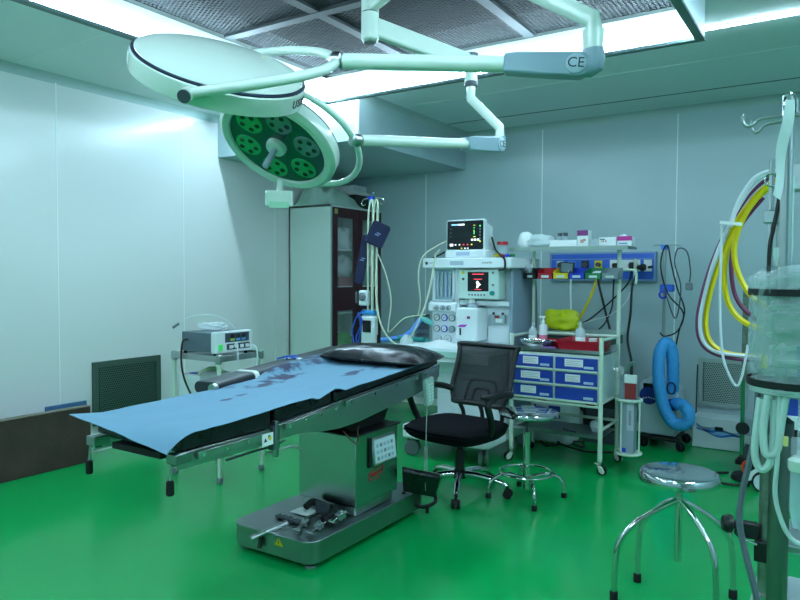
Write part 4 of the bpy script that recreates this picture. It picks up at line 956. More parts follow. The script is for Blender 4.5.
MB().tube([(-2.90, ay-.08, 1.04), (-2.93, ay-.12, .97), (-3.00, ay-.16, .90), (-3.10, ay-.18, .875), (-3.2, ay-.2, .86)], .021, 12, smooth=6).build('breathing_hose', mat('light blue hose', (90, 150, 236), .35), AM)
MB().tube([(-2.86, ay-.1, .875), (-2.95, ay-.17, .88), (-3.04, ay-.2, .885)], .018, 12, smooth=4).build('breathing_hose', teal_m, AM)
# bits on the work surface
tag(MB().surf(lambda u, v: (-2.78+.62*u, 4.53+.20*v, .853+.035*math.exp(-((u-.15)/.16)**2)*(v**.6)+.004*math.sin(u*17+v*3)), 30, 8, .002).build('paper_sheet', label_m, ang=80), 'white curled paper sheet lying along the machine work surface', 'paper')
fm_ = T('face_mask', 'small white rolled mask on the left end of the machine work surface', 'mask', (-2.93, 4.62, .85))
MB().lathe([(.001, .07), (.02, .068), (.05, .03), (.055, .0)], (-2.935, 4.62, .852), n=20).build('mask_dome', mat('white clear mask', (220, 232, 232), .3, alpha=.8), fm_)

# ---- patient monitor
PM = T('patient_monitor', 'patient monitor with dark lit screen standing on the machine top shelf', 'monitor', (-2.5, 4.95, 1.535))
my = 4.83
MB().prism(rrect(-2.695, -2.355, 1.575, 1.84, .02), my, my+.05, XZ).build('bezel', plastic_m, PM, bevel=.008)
MB().prism([(my+.05, 1.59), (my+.19, 1.60), (my+.19, 1.79), (my+.05, 1.825)], -2.68, -2.37, YZ).build('housing', plastic_m, PM, bevel=.012)
MB().prism([(my-.005, 1.536), (my+.18, 1.536), (my+.18, 1.60), (my-.005, 1.60)], -2.705, -2.345, YZ).build('stand', plastic_m, PM, bevel=.012)
MB().box(-2.60, -2.48, my-.0075, my-.005, 1.555, 1.585).build('stand_label', mat('pale blue label', (176, 190, 214), .6), PM)
ps = MB().prism(rrect(-2.685, -2.365, 1.603, 1.83, .012), my-.003, my, XZ).build('screen', screen_m, PM)
def sm(x0, x1, z0, z1, m_): MB().box(x0, x1, my-.0042, my-.003, z0, z1).build('screen_readout', m_, ps)
sm(-2.645, -2.585, 1.795, 1.806, ec_); sm(-2.585, -2.53, 1.795, 1.806, ew)
for i, z in enumerate((1.80, 1.765, 1.735, 1.705)): sm(-2.655, -2.648, z, z+.004, mat('dim grey text', (110, 120, 130), .5))
for z, a, m_ in ((1.79, .018, ey_), (1.77, .014, eg_), (1.745, .01, ey_), (1.725, .012, eg_), (1.70, .022, ey_)): sm(-2.452, -2.452+a, z, z+.004, m_)
sm(-2.447, -2.441, 1.722, 1.755, eg_)
for i in range(3): sm(-2.47+i*.026, -2.452+i*.026, 1.672, 1.686, ew)
sm(-2.66, -2.63, 1.63, 1.65, ew)
for i, m_ in enumerate((ew, ew, er, er, ey_)): sm(-2.615+i*.036, -2.603+i*.036, 1.637, 1.646, m_)
for i in range(6): MB().box(-2.398, -2.388, my-.0042, my-.003, 1.66+i*.024, 1.672+i*.024).build('screen_key', eg_ if i == 5 else (ey_ if i == 0 else mat('grey key', (120, 130, 136), .5)), ps)
for x, m_ in ((-2.56, ey_), (-2.53, ew), (-2.505, ew)): MB().box(x, x+.012, my-.0042, my-.003, 1.609, 1.617).build('front_key', m_, ps)
MB().box(-2.535, -2.52, my-.004, my-.0, 1.822, 1.834).build('alarm_light', grey_m, PM)
MB().lathe([(.012, 0), (.011, .008), (.001, .009)], (-2.385, my-.005, 1.57), (0, -1, 0), 16).build('menu_knob', plastic_m, PM)
cable('monitor_strap', 'black strap at the left of the patient monitor', [(-2.70, 4.95, 1.63), (-2.76, 4.86, 1.57), (-2.80, 4.80, 1.54)], .007, black_m, 'strap')
cable('monitor_strap', 'black cable running from the right of the patient monitor over the shelf edge', [(-2.35, 4.95, 1.70), (-2.27, 4.85, 1.60), (-2.19, 4.77, 1.55), (-2.15, 4.752, 1.52), (-2.15, 4.752, 1.45), (-2.2, 4.76, 1.44)], .008, black_m, 'cable')
cable('sensor_lead', 'pale leads hanging from the shelf at the left of the patient monitor', [(-2.71, 4.95, 1.70), (-2.78, 4.84, 1.64), (-2.86, 4.74, 1.55), (-2.89, 4.72, 1.40), (-2.87, 4.72, 1.2), (-2.90, 4.74, 1.08)], .006, tube_m, 'lead')
jb = T('supply_jar', 'small clear jar with a red lid behind the patient monitor', 'jar', (-2.27, 4.98, 1.535))
MB().cyl((-2.27, 4.98, 1.536), (-2.27, 4.98, 1.64), .042, n=20).build('jar_body', clear_m, jb)
MB().cyl((-2.27, 4.98, 1.64), (-2.27, 4.98, 1.665), .045, n=20).build('lid', red_m, jb)
for i, (x, y, m_) in enumerate(((-2.32, 4.98, blue_m), (-2.28, 4.93, red_m), (-2.245, 4.95, blue_m), (-2.21, 4.98, green_m), (-2.30, 4.90, yellow_m))):
    tag(MB().tube([(x, y, 1.552), (x+.02, y+.02, 1.56), (x+.035, y+.0, 1.555)], .012, 8, smooth=3).build('connector', m_), ['blue', 'red', 'second blue', 'green', 'yellow'][i]+' plug connector lying on the shelf right of the monitor', 'connector', 'coloured connectors on the machine shelf')

# ================================================================ DRAWER TROLLEY
TR = T('drawer_trolley', 'pale green wheeled trolley with six blue drawers and a raised top shelf', 'trolley', (-1.75, 4.97, 0))
tx0, tx1, ty0, ty1 = -2.09, -1.415, 4.77, 5.19
def post(x, y, z0, z1, r=.0135): return MB().cyl((x, y, z0), (x, y, z1), r, n=12).build('post', postw_m, TR)
post(tx0, ty0, .09, .965, .0165); post(tx1, ty0, .09, .965, .0165); post(tx0, ty1, .09, 1.60); post(tx1, ty1, .09, 1.60, .016)
for a, b, z in (((tx0, ty0), (tx0, ty1), .945), ((tx1, ty0), (tx1, ty1), .945), ((tx0, ty1), (tx1, ty1), .945), ((tx0, ty0), (tx0, ty1), .31), ((tx1, ty0), (tx1, ty1), .31), ((tx0, ty1), (tx1, ty1), .31), ((tx0, ty0), (tx1, ty0), .475), ((tx1, ty0), (tx1, ty1), .50)):
    MB().cyl((a[0], a[1], z), (b[0], b[1], z), .011, n=10).build('cross_tube', postw_m, TR)
for x, y, a_, br in ((tx0, ty0, -130, False), (tx1, ty0, -20, True), (tx0, ty1, 130, False), (tx1, ty1, -40, False)): caster(TR, x, y, .036, a_, top=.10, brake=br)
MB().box(tx0+.01, tx1-.01, ty0+.02, ty1-.01, .50, .83).build('drawer_cabinet', mat('grey white drawer body', (190, 206, 206), .4), TR, bevel=.003)
MB().box(tx0-.005, tx1+.005, ty0-.01, ty1, .845, .858).build('counter', steel_dk_m, TR, bevel=.003)
MB().box(tx0, tx1, ty0-.012, ty0-.008, .848, .87).build('counter_lip', steel_m, TR)
MB().box(tx0+.005, tx1-.005, ty0+.01, ty1-.01, .245, .252).build('lower_shelf', steel_dk_m, TR, bevel=.002)
MB().box(tx0+.005, tx1-.005, ty0+.005, ty0+.012, .245, .27).build('shelf_lip', steel_dk_m, TR)
MB().box(tx0+.013, tx1-.013, ty0-.006, ty0+.02, .49, .835).build('drawer_frame', postw_m, TR, bevel=.003)
k_ = 0
for j in range(3):
    for i in range(2):
        x0 = tx0+.022+i*.325; x1 = x0+.306; z0 = .722-j*.109; z1 = z0+.092
        d_ = MB().box(x0, x1, ty0-.018, ty0-.004, z0, z1).build('drawer', drawer_m, TR, bevel=.003)
        MB().box(x0, x1, ty0-.024, ty0-.016, z0-.006, z0+.006).build('drawer_edge', postw_m, d_)
        MB().box(x1-.095, x1-.025, ty0-.024, ty0-.018, z0+.018, z0+.036).build('drawer_handle', mat('pale blue handle', (176, 200, 224), .4), d_, bevel=.002)
        if (i, j) != (1, 2):
            lw = [.12, .135, .15, .11, .12][k_]; lx = x0+[.075, .07, .06, .075, .06][k_]; k_ += 1
            MB().box(lx, lx+lw, ty0-.0195, ty0-.018, z0+.028, z0+.082).build('paper_label', label_m, d_)
            for q in range(3): MB().box(lx+.01, lx+lw-.015-.02*(q % 2), ty0-.0201, ty0-.0195, z0+.04+q*.013, z0+.0425+q*.013).build('label_line', mat('label ink', (130, 146, 156), .6), d_)
MB().box(tx0+.22, tx0+.28, ty0-.008, ty0-.006, .477, .488).build('maker_plate', redtext_m, TR); MB().box(tx1-.10, tx1-.04, ty0-.008, ty0-.006, .477, .488).build('maker_plate', redtext_m, TR)
# raised shelf
MB().box(tx0-.15, tx1+.10, ty1-.14, ty1+.10, 1.60, 1.615).build('top_shelf', steel_dk_m, TR, bevel=.003)
MB().box(tx0-.15, tx1+.10, ty1-.145, ty1-.135, 1.59, 1.622).build('top_shelf_lip', mat('grey green lip', (140, 160, 152), .4), TR)
MB().bar((tx0-.02, ty1-.025, 1.435), (tx1+.04, ty1-.025, 1.435), .012, .02).build('bin_rail', alu_m, TR)
MB().tube([(tx1, ty1-.02, 1.44), (tx1+.08, ty1-.03, 1.445), (tx1+.13, ty1-.03, 1.43), (tx1+.13, ty1-.03, 1.34)], .009, 8, smooth=3).build('hook_arm', postw_m, TR)
# bins
def bin_(x, wd, m_, lab):
    x += .03
    b_ = T('storage_bin', lab, 'bin', (x+wd/2, ty1-.10, 1.372), 'coloured bins hooked on the trolley rail')
    y1, y0 = ty1-.04, ty1-.165
    q = MB(); t_ = .004; zb, zt_ = 1.374, 1.452
    q.prism([(y0, zb), (y1, zb), (y1, zt_+.008), (y0+.02, zt_-.015), (y0, zt_-.035)], x, x+t_, YZ); q.prism([(y0, zb), (y1, zb), (y1, zt_+.008), (y0+.02, zt_-.015), (y0, zt_-.035)], x+wd-t_, x+wd, YZ)
    q.box(x, x+wd, y0, y1, zb, zb+t_); q.box(x, x+wd, y1-t_, y1, zb, zt_+.008); q.box(x, x+wd, y0, y0+t_, zb, zt_-.035)
    q.build('bin_body', m_, b_)
    MB().box(x+.03, x+wd-.03, y0-.003, y0, zb+.010, zb+.028).build('bin_label', mat('bin label', (190, 204, 204), .6), b_)
    MB().box(x+.004, x+wd-.004, y0-.006, y0+.002, zt_-.040, zt_-.033).build('bin_lip', m_, b_)
for x, wd, m_, lab in ((-2.137, .10, black_m, 'small black bin at the left end of the trolley rail'), (-2.025, .12, red_m, 'red bin on the trolley rail beside the black one'), (-1.90, .12, yellow_m, 'yellow bin on the trolley rail holding a small screen device'),
                       (-1.777, .12, blue_m, 'blue bin on the trolley rail between yellow and green'), (-1.652, .12, green_m, 'green bin on the trolley rail'), (-1.528, .12, mat('grey bin', (120, 140, 146), .4), 'grey bin at the right end of the trolley rail')):
    bin_(x, wd, m_, lab)
for i in range(4): tag(MB().tube([(-1.60+.02*i, 5.08+.01*i, 1.39), (-1.57+.02*i, 5.07, 1.425), (-1.545+.012*i, 5.08+.01*i, 1.43)], .006, 6, smooth=2).build('syringe_wrapper', plastic_m), 'thin pale wrapper standing in the green bin', 'wrapper', 'wrappers in the green bin')
ms = T('breathing_mask', 'clear mask with a blue ball shaped bulb in the black bin', 'mask', (-2.12, 5.09, 1.44))
MB().ball((-2.165, 5.03, 1.465), .038).build('bulb', mat('deep blue rubber', (20, 40, 190), .4), ms)
MB().lathe([(.012, 0), (.02, .02), (.05, .07), (.052, .085)], (-2.135, 5.05, 1.465), (1, .3, -.25), 18).build('mask_cone', clear_m, ms)
td = T('screen_device', 'small black handheld screen device standing in the yellow bin', 'device', (-1.81, 5.08, 1.45))
dm_ = MB(); dm_.M = rot((-1.81, 5.07, 1.45), 'Y', 4); dm_.box(-1.832, -1.722, 5.065, 5.085, 1.405, 1.505); dm_.build('device_case', black_m, td, bevel=.004)
d2 = MB(); d2.M = dm_.M; d2.box(-1.822, -1.732, 5.0635, 5.065, 1.43, 1.496); d2.build('device_screen', mat('grey lcd', (96, 116, 120), .2), td)
# top shelf items
S5 = 5.12; ZS = 1.6165
tag(crump((-2.135, 5.13, ZS), .062, .06, .145, 11, .10).build('cotton_roll', mat('white cotton', (232, 240, 240), .9, bump=.3, bscale=30), ang=80), 'upright white cotton roll at the left end of the raised shelf', 'cotton roll')
tag(crump((-2.02, 5.13, ZS), .11, .07, .115, 17, .30).build('plastic_wrap', mat('thin white plastic', (214, 230, 232), .35, alpha=.8), ang=80), 'crumpled white plastic wrap beside the cotton roll on the raised shelf', 'wrap')
def bx(nm, lab, x0, x1, z1, m_, y0=5.09, y1=5.18, c_='box', z0=ZS, parts=()):
    x0 += .025; x1 += .025
    o = T(nm, lab, c_, ((x0+x1)/2, (y0+y1)/2, z0)); MB().box(x0, x1, y0, y1, z0, z1).build('carton', m_, o, bevel=.003)
    for (a, b, c0, c1, pm) in parts: MB().box(x0+(x1-x0)*a, x0+(x1-x0)*b, y0-.0015, y0, z0+(z1-z0)*c0, z0+(z1-z0)*c1).build('printed_panel', pm, o)
    return o
bx('white_tray', 'shallow bright white tray on the raised shelf', -1.955, -1.735, 1.672, mat('bright white plastic', (240, 244, 244), .4), c_='tray')
for k, x in enumerate((-1.885, -1.84)):
    v_ = T('glass_vial', ['left', 'right'][k]+' one of two small dark capped vials behind the white tray', 'vial', (x, 5.21, ZS), 'dark capped vials')
    MB().cyl((x, 5.21, ZS), (x, 5.21, 1.71), .018, n=14).build('vial_body', clear_m, v_); MB().cyl((x, 5.21, 1.71), (x, 5.21, 1.735), .019, n=14).build('cap', dkgrey_m, v_)
bx('medicine_box', 'upright white medicine box with a purple top on the raised shelf', -1.732, -1.648, 1.742, label_m, parts=((0, 1, .68, 1, purple_m), (.3, .6, .25, .45, mat('tan print', (190, 150, 130), .5)), (.55, .8, .35, .5, mat('tan print', (190, 150, 130), .5))))
bx('clear_box', 'small clear box between the medicine boxes on the raised shelf', -1.642, -1.575, 1.672, clear_m)
bx('glove_box', 'low white carton with small coloured prints on the raised shelf', -1.565, -1.44, 1.685, label_m, parts=((.05, .35, .72, .84, text_m), (.12, .18, .5, .66, yellow_m), (.22, .28, .5, .66, black_m), (.36, .44, .5, .66, magenta_m)))
bx('magenta_box', 'white carton with magenta upper half at the right end of the raised shelf', -1.432, -1.325, 1.69, label_m, parts=((0, 1, .55, 1, magenta_m), (.1, .7, .2, .35, mat('pale print', (120, 136, 176), .6))))
tag(crump((-1.40, 5.22, ZS), .04, .03, .10, 21, .2).build('gauze_ball', cloth_m, ang=80), 'white gauze ball behind the magenta box', 'gauze')
# counter items
ZT = .8585
rt1 = T('instrument_tray', 'large deep red plastic tray on the right of the trolley counter', 'tray', (-1.6, 4.95, ZT), 'red trays on the trolley counter')
def tray(o, x0, x1, y0, y1, z0, z1, m_):
    t_ = .005; q = MB(); f = .02
    for pr_ in ([(x0+f, y0+f, z0), (x1-f, y0+f, z0), (x1, y0, z1), (x0, y0, z1)], [(x1-f, y0+f, z0), (x1-f, y1-f, z0), (x1, y1, z1), (x1, y0, z1)], [(x1-f, y1-f, z0), (x0+f, y1-f, z0), (x0, y1, z1), (x1, y1, z1)], [(x0+f, y1-f, z0), (x0+f, y0+f, z0), (x0, y0, z1), (x0, y1, z1)]):
        c_ = V((x0+x1)/2, (y0+y1)/2, 0); ins = [V(*p)+(V(c_.x-p[0], c_.y-p[1], 0).normalized()*t_*1.6) for p in pr_]
        q.add([V(*p) for p in pr_]+ins, [(0,1,2,3),(7,6,5,4),(0,4,5,1),(1,5,6,2),(2,6,7,3),(3,7,4,0)])
    q.box(x0+f, x1-f, y0+f, y1-f, z0, z0+t_); q.build('tray_body', m_, o)
    MB().tube([(x0, y0, z1), (x1, y0, z1), (x1, y1, z1), (x0, y1, z1)], .006, 8, closed=True).build('tray_rim', m_, o)
tray(rt1, -1.755, -1.44, 4.80, 5.12, ZT+.001, ZT+.07, red_m)
rt2 = T('instrument_tray', 'flat red tray on the left of the trolley counter under the bottles', 'tray', (-1.93, 5.03, ZT), 'red trays on the trolley counter')
tray(rt2, -2.06, -1.77, 4.93, 5.17, ZT+.001, ZT+.04, red_m)
bs_ = T('steel_basin', 'polished steel basin at the front left of the trolley counter', 'basin', (-1.93, 4.85, ZT))
bq = MB(); bq.M = Matrix.Translation(V(-1.93, 4.865, ZT)) @ Matrix.Diagonal((1.45, .82, 1, 1)); bq.lathe([(.001, .0015), (.055, .002), (.088, .03), (.096, .058), (.1, .058), (.095, .054), (.085, .028), (.05, .006), (.001, .005)], n=40); bq.build('bowl', mat('mirror steel', (214, 218, 218), .08, 1), bs_)
def bottle(nm, lab, x, y, z, h, r, m_, capm, pump=False, label=True, liquid=None):
    o = T(nm, lab, 'bottle', (x, y, z))
    MB().lathe([(r*.96, 0), (r, .005), (r, h*.6), (r*.85, h*.7), (r*.4, h*.78), (r*.36, h*.86)] if not pump else [(r*.96, 0), (r, .005), (r, h*.66), (r*.9, h*.70), (r*.45, h*.72), (r*.45, h*.76)], (x, y, z), n=20).build('bottle_body', m_, o)
    if liquid: MB().lathe([(r*1.01, .004), (r*1.012, h*.36)], (x, y, z), n=20).build('liquid', liquid, o)
    if pump:
        MB().cyl((x, y, z+h*.76), (x, y, z+h*.84), r*.55, n=14).build('pump_collar', white_m, o); MB().cyl((x, y, z+h*.84), (x, y, z+h*.95), r*.15, n=10).build('pump_stem', white_m, o)
        MB().bar((x-.03, y-.01, z+h*.97), (x+.014, y+.004, z+h*.97), .014, .012).build('pump_spout', white_m, o)
    else: MB().cyl((x, y, z+h*.86), (x, y, z+h), r*.38, n=14).build('cap', capm, o)
    if label: MB().lathe([(r*1.01, h*.12), (r*1.01, h*.42)], (x, y, z), n=20).build('label', label_m, o)
bottle('clear_bottle', 'clear plastic bottle standing left of the pink pump bottle', -2.01, 4.985, ZT+.007, .175, .034, mat('milky clear plastic', (206, 222, 226), .2, alpha=.6), clear_m)
bottle('pump_bottle', 'white pump bottle with pink liquid on the trolley counter', -1.925, 4.98, ZT+.007, .225, .031, mat('milky bottle', (226, 226, 232), .3), white_m, pump=True, label=False, liquid=pink_m)
bottle('clear_bottle', 'clear plastic bottle standing in the large red tray', -1.62, 4.93, ZT+.007, .20, .036, mat('milky clear plastic', (206, 222, 226), .2, alpha=.6), clear_m)
cu_ = T('white_cup', 'small white cup in the large red tray', 'cup', (-1.535, 4.96, ZT+.007)); MB().lathe([(.026, 0), (.03, .075), (.027, .075), (.023, .004)], (-1.535, 4.96, ZT+.007), n=20).build('cup_body', white_m, cu_)
pq = T('purple_pouch', 'purple forceps handles lying at the front of the trolley counter', 'forceps', (-1.80, 4.79, ZT))
MB().tube([(-1.86, 4.80, ZT+.010), (-1.81, 4.785, ZT+.014), (-1.76, 4.79, ZT+.012)], .009, 8, smooth=3).build('handle', mat('dull purple', (120, 80, 150), .4), pq)
MB().ball((-1.83, 4.815, ZT+.045), .028, sc=(1.2, .8, .9)).build('grip', mat('dark purple', (58, 40, 80), .4), pq)
for k in range(3): tag(MB().cyl((-1.80+.03*k, 5.0+.02*k, ZT+.012), (-1.79+.03*k, 5.06+.02*k, ZT+.05), .006, n=8).build('steel_instrument', chrome_m), 'small steel instrument in the flat red tray', 'instrument', 'instruments in the red tray')
ctt = tag(crump((-1.50, 4.98, .253), .05, .045, .09, 31, .2).build('clear_bag', mat('clear crumpled bag', (196, 216, 220), .15, alpha=.6), ang=80), 'crumpled clear plastic bag on the lower trolley shelf', 'bag')
tag(MB().cyl((-1.62, 4.86, .258), (-1.73, 4.90, .258), .006, n=8).build('thin_tool', dkgrey_m), 'thin dark tool lying on the lower trolley shelf', 'tool')
# wire rack and cage on the right side
wr = T('wire_rack', 'small white wire rack hooked on the right side of the trolley', 'rack', (-1.33, 5.0, .82))
for i in range(6):
    y = 4.90+i*.035
    MB().tube([(-1.385, y, .90), (-1.37, y, .74), (-1.30, y, .70), (-1.27, y, .78)], .003, 5).build('wire', steel_m, wr)
for p, q in (((-1.385, .90), 0), ((-1.37, .74), 0), ((-1.30, .70), 0), ((-1.27, .78), 0)): MB().cyl((p[0], 4.90, p[1]), (p[0], 5.075, p[1]), .004, n=6).build('wire', steel_m, wr)
cg = T('bin_holder', 'pale green round wire holder hanging on the right side of the trolley', 'holder', (-1.28, 5.0, .12))
gx, gy, gr = -1.278, 4.99, .088
for z in (.515, .13):
    MB().tube([(gx+gr*math.cos(2*PI*k/28), gy+gr*math.sin(2*PI*k/28), z) for k in range(28)], .010, 8, closed=True).build('hoop', postw_m, cg)
MB().cyl((gx, gy, .122), (gx, gy, .134), gr, n=28).build('holder_base', postw_m, cg)
for an in (-20, 70, 160, 250): MB().cyl((gx+gr*math.cos(math.radians(an)), gy+gr*math.sin(math.radians(an)), .13), (gx+gr*math.cos(math.radians(an)), gy+gr*math.sin(math.radians(an)), .515), .006, n=8).build('upright_wire', postw_m, cg)
MB().bar((tx1+.012, ty1-.1, .515), (gx-gr+.01, gy+.02, .515), .012, .014).build('hook_bar', postw_m, cg)
nb = T('needle_box', 'tall narrow grey carton standing inside the wire holder', 'carton', (gx, gy, .134))
MB().box(gx-.052, gx+.048, gy-.045, gy+.045, .136, .66).build('carton', mat('grey lilac carton', (150, 164, 178), .6), nb, bevel=.003)
MB().box(gx-.0, gx+.046, gy-.047, gy-.045, .30, .64).build('carton_face', mat('pale carton face', (186, 192, 204), .6), nb)
marks(7, .018, (gx+.03, gy-.0475, .34), (0, 0, 1), (-1, 0, 0), dkgrey_m, nb)
MB().box(gx-.03, gx-.005, gy-.047, gy-.045, .14, .17).build('carton_mark', blue_m, nb)
rb = T('red_box', 'small red carton with a white lid wedged at the top of the wire holder', 'carton', (gx+.03, gy-.06, .55))
MB().box(gx-.012, gx+.062, gy-.066, gy-.048, .53, .64).build('carton', mat('dull red print', (150, 50, 50), .5), rb); MB().box(gx-.018, gx+.068, gy-.068, gy-.046, .64, .70).build('lid', label_m, rb, bevel=.003)

# ================================================================ WALL SERVICE PANEL
WP = T('service_panel', 'blue wall panel with gas outlets and sockets behind the trolley', 'wall panel', (-1.88, 6.33, 1.48))
wy = YB-.002
MB().box(-2.375, -1.395, wy-.045, wy, 1.35, 1.615).build('panel_body', mat('pale blue panel frame', (120, 150, 186), .4), WP, bevel=.004)
MB().box(-2.355, -1.415, wy-.047, wy-.045, 1.37, 1.60).build('panel_face', mat('blue panel face', (44, 96, 200), .4), WP)
MB().box(-2.355, -1.415, wy-.049, wy-.047, 1.55, 1.557).build('panel_groove', mat('pale blue panel frame', (120, 150, 186), .4), WP)
def outlet(x, z, m_, w_=.07):
    o = MB().box(x-w_/2, x+w_/2, wy-.056, wy-.047, z-.045, z+.045).build('gas_outlet', m_, WP, bevel=.003)
    MB().lathe([(.024, 0), (.024, .012), (.014, .016), (.001, .012)], (x, wy-.056, z+.005), (0, -1, 0), 18).build('outlet_socket', dkgrey_m if m_ is not blue_m else label_m, o)
for x, m_ in ((-2.27, mat('grey outlet', (160, 186, 196), .4)), (-2.155, mat('blue outlet', (70, 130, 220), .4)), (-2.03, black_m), (-1.905, yellow_m)): outlet(x, 1.495, m_)
for x0, x1 in ((-1.80, -1.53+.0), (-1.50, -1.43)):
    MB().box(x0, x1, wy-.055, wy-.047, 1.44, 1.545).build('socket_plate', label_m, WP, bevel=.003)
for x in (-1.755, -1.62, -1.565): MB().box(x-.018, x+.018, wy-.057, wy-.055, 1.475, 1.51).build('socket_face', mat('grey socket', (130, 144, 150), .5), WP)
for k, (x, z) in enumerate(((-1.745, 1.485), (-1.595, 1.492))):
    p_ = T('power_plug', ['left black plug in the white sockets of the wall panel', 'right black plug in the white sockets of the wall panel'][k], 'plug', (x, 6.26, z), 'black plugs in the wall panel')
    MB().box(x-.024, x+.024, 6.235, 6.282, z-.03, z+.03).build('plug_body', black_m, p_, bevel=.01); MB().cyl((x, 6.25, z-.03), (x, 6.24, z-.07), .009, n=8).build('strain_relief', black_m, p_)
gp = T('suction_regulator', 'white regulator with a black knob on the right of the blue wall panel', 'regulator', (-1.53, 6.24, 1.46))
MB().cyl((-1.55, 6.20, 1.385), (-1.55, 6.20, 1.55), .016, n=14).build('regulator_body', postw_m, gp, bevel=.002)
MB().bar((-1.55, 6.20, 1.47), (-1.55, 6.29, 1.47), .02, .02).build('regulator_stem', postw_m, gp)
MB().lathe([(.012, 0), (.022, .02), (.032, .05), (.030, .07), (.001, .07)], (-1.535, 6.20, 1.475), (1, -.2, 0), 18).build('regulator_knob', black_m, gp)
MB().cyl((-1.44, 6.195, 1.475), (-1.40, 6.19, 1.48), .012, n=10).build('regulator_tip', black_m, gp)
cable('suction_hose', 'black hose dropping from the wall regulator to the wire holder', [(-1.54, 6.17, 1.40), (-1.50, 5.9, 1.30), (-1.47, 5.75, 1.1), (-1.44, 5.55, .9), (-1.32, 5.2, .78), (gx+.0, gy+.06, .72), (gx, gy+.055, .64)], .010, black_m, 'hose')
cable('white_cable', 'thin white cord hanging from the wall panel behind the yellow bin', [(-2.155, 6.27, 1.46), (-2.15, 6.24, 1.3), (-2.13, 6.2, 1.1), (-2.12, 6.15, .93)], .009, white_m, 'cord')
cable('gas_hose', 'yellow gas hose hanging from the wall panel down behind the trolley', [(-1.905, 6.26, 1.48), (-1.90, 6.22, 1.36), (-1.95, 6.2, 1.2), (-2.03, 6.2, 1.03), (-2.10, 6.18, .92)], .012, yhose_m, 'hose')
cable('power_cable', 'black hose falling from the blue bin area down the wall', [(-1.91, 6.27, 1.45), (-1.87, 6.2, 1.32), (-1.82, 6.2, 1.12), (-1.76, 6.18, .92)], .011, black_m, 'cord', 'black cords below the wall panel')
cable('power_cable', 'black cord sweeping from the left plug down to the right', [(-1.745, 6.24, 1.42), (-1.74, 6.2, 1.30), (-1.75, 6.2, 1.12), (-1.80, 6.18, .98), (-1.84, 6.12, .92)], .007, black_m, 'cord', 'black cords below the wall panel')
cable('power_cable', 'black cord crossing diagonally from the right plug to the lower left', [(-1.595, 6.24, 1.42), (-1.62, 6.19, 1.32), (-1.78, 6.19, 1.15), (-1.95, 6.18, 1.0), (-2.08, 6.1, .925)], .008, black_m, 'cord', 'black cords below the wall panel')
cable('thin_white_lead', 'thin white lead curving from the wall panel towards the side table', [(-1.56, 6.2, 1.40), (-1.62, 6.2, 1.18), (-1.76, 6.19, 1.05), (-1.9, 6.15, 1.0), (-2.0, 6.1, .96)], .003, white_m, 'lead')

# side table behind the trolley
SD = T('side_table', 'pale table with crossed black legs standing behind the drawer trolley', 'table', (-2.0, 5.95, 0))
MB().box(-2.42, -1.63, 5.72, 6.22, .88, .91).build('tabletop', mat('pale green laminate', (170, 190, 180), .4), SD, bevel=.004)
MB().box(-2.40, -1.65, 5.74, 6.20, .80, .88).build('apron', mat('dark green apron', (60, 84, 76), .5), SD)
for y in (5.8, 6.15):
    for s_ in (1, -1): MB().cyl((-2.02-s_*.32, y, .82), (-2.02+s_*.32, y, .02), .012, n=10).build('crossed_leg', black_m, SD)
tag(crump((-2.12, 5.95, .912), .17, .10, .19, 41, .55).build('yellow_bag', mat('bright yellow plastic', (220, 226, 30), .4, bump=.3, bscale=20), ang=80), 'crumpled bright yellow bag on the table behind the trolley', 'bag')
ub_ = T('plastic_tub', 'white plastic tub with blue patches on the floor behind the trolley', 'tub', (-2.1, 5.55, 0))
MB().prism(rrect(-2.30, -1.86, 5.42, 5.72, .06), .002, .34, XY).build('tub_body', plastic_m, ub_, bevel=.02)
for x in (-2.2, -1.99): MB().box(x-.05, x+.05, 5.415, 5.42, .22, .32).build('tub_patch', drawer_m, ub_)
bk = T('black_case', 'black case standing on the floor behind the right end of the trolley', 'case', (-1.68, 5.75, 0))
MB().box(-1.83, -1.50, 5.66, 5.92, .10, .40).build('case_body', black_m, bk, bevel=.01); MB().box(-1.80, -1.53, 5.655, 5.66, .2, .3).build('case_panel', dkgrey_m, bk)
MB().box(-1.83, -1.50, 5.66, 5.92, .002, .10).build('case_foot', dkgrey_m, bk)
cable('floor_cable', 'tangled black cable on the floor under the trolley', [(-2.15, 5.5, .012), (-2.0, 5.3, .012), (-1.9, 5.5, .012), (-1.75, 5.42, .012), (-1.8, 5.55, .02), (-1.95, 5.4, .028), (-1.7, 5.3, .012), (-1.5, 5.4, .012)], .008, black_m, 'cable')
pbq = tag(MB().box(-1.49, -1.40, 5.50, 5.56, .45, .56).build('paper_packet', mat('pale blue packet', (150, 176, 206), .5)), 'pale blue packet leaning behind the right trolley post', 'packet') if False else None

# ================================================================ PATIENT WARMER
WM = T('warming_unit', 'white patient warming unit on black casters with a blue control panel', 'warming unit', (-1.26, 5.93, 0))
MB().prism([(-1.405, .10), (-1.11, .10), (-1.10, .46), (-1.16, .53), (-1.38, .545), (-1.405, .50)], 5.80, 6.06, XZ).build('unit_body', mat('pale grey plastic body', (186, 206, 214), .35), WM, bevel=.015)
MB().lathe([(.075, 0), (.07, .006), (.001, .008)], (-1.325, 5.80, .42), (0, -1, 0), 28).build('control_panel', mat('dark blue panel', (30, 50, 130), .35), WM)
MB().box(-1.37, -1.28, 5.795, 5.80, .47, .52).build('control_display', screen_m, WM)
for i in range(5): MB().lathe([(.006, 0), (.005, .003)], (-1.365+.02*i, 5.792, .405-.004*abs(i-2)), (0, -1, 0), 8).build('panel_button', label_m, WM)
MB().prism([(5.74, .075), (6.12, .075), (6.12, .10), (5.74, .10)], -1.38, -1.10, YZ).build('wheel_plate', black_m, WM, bevel=.004)
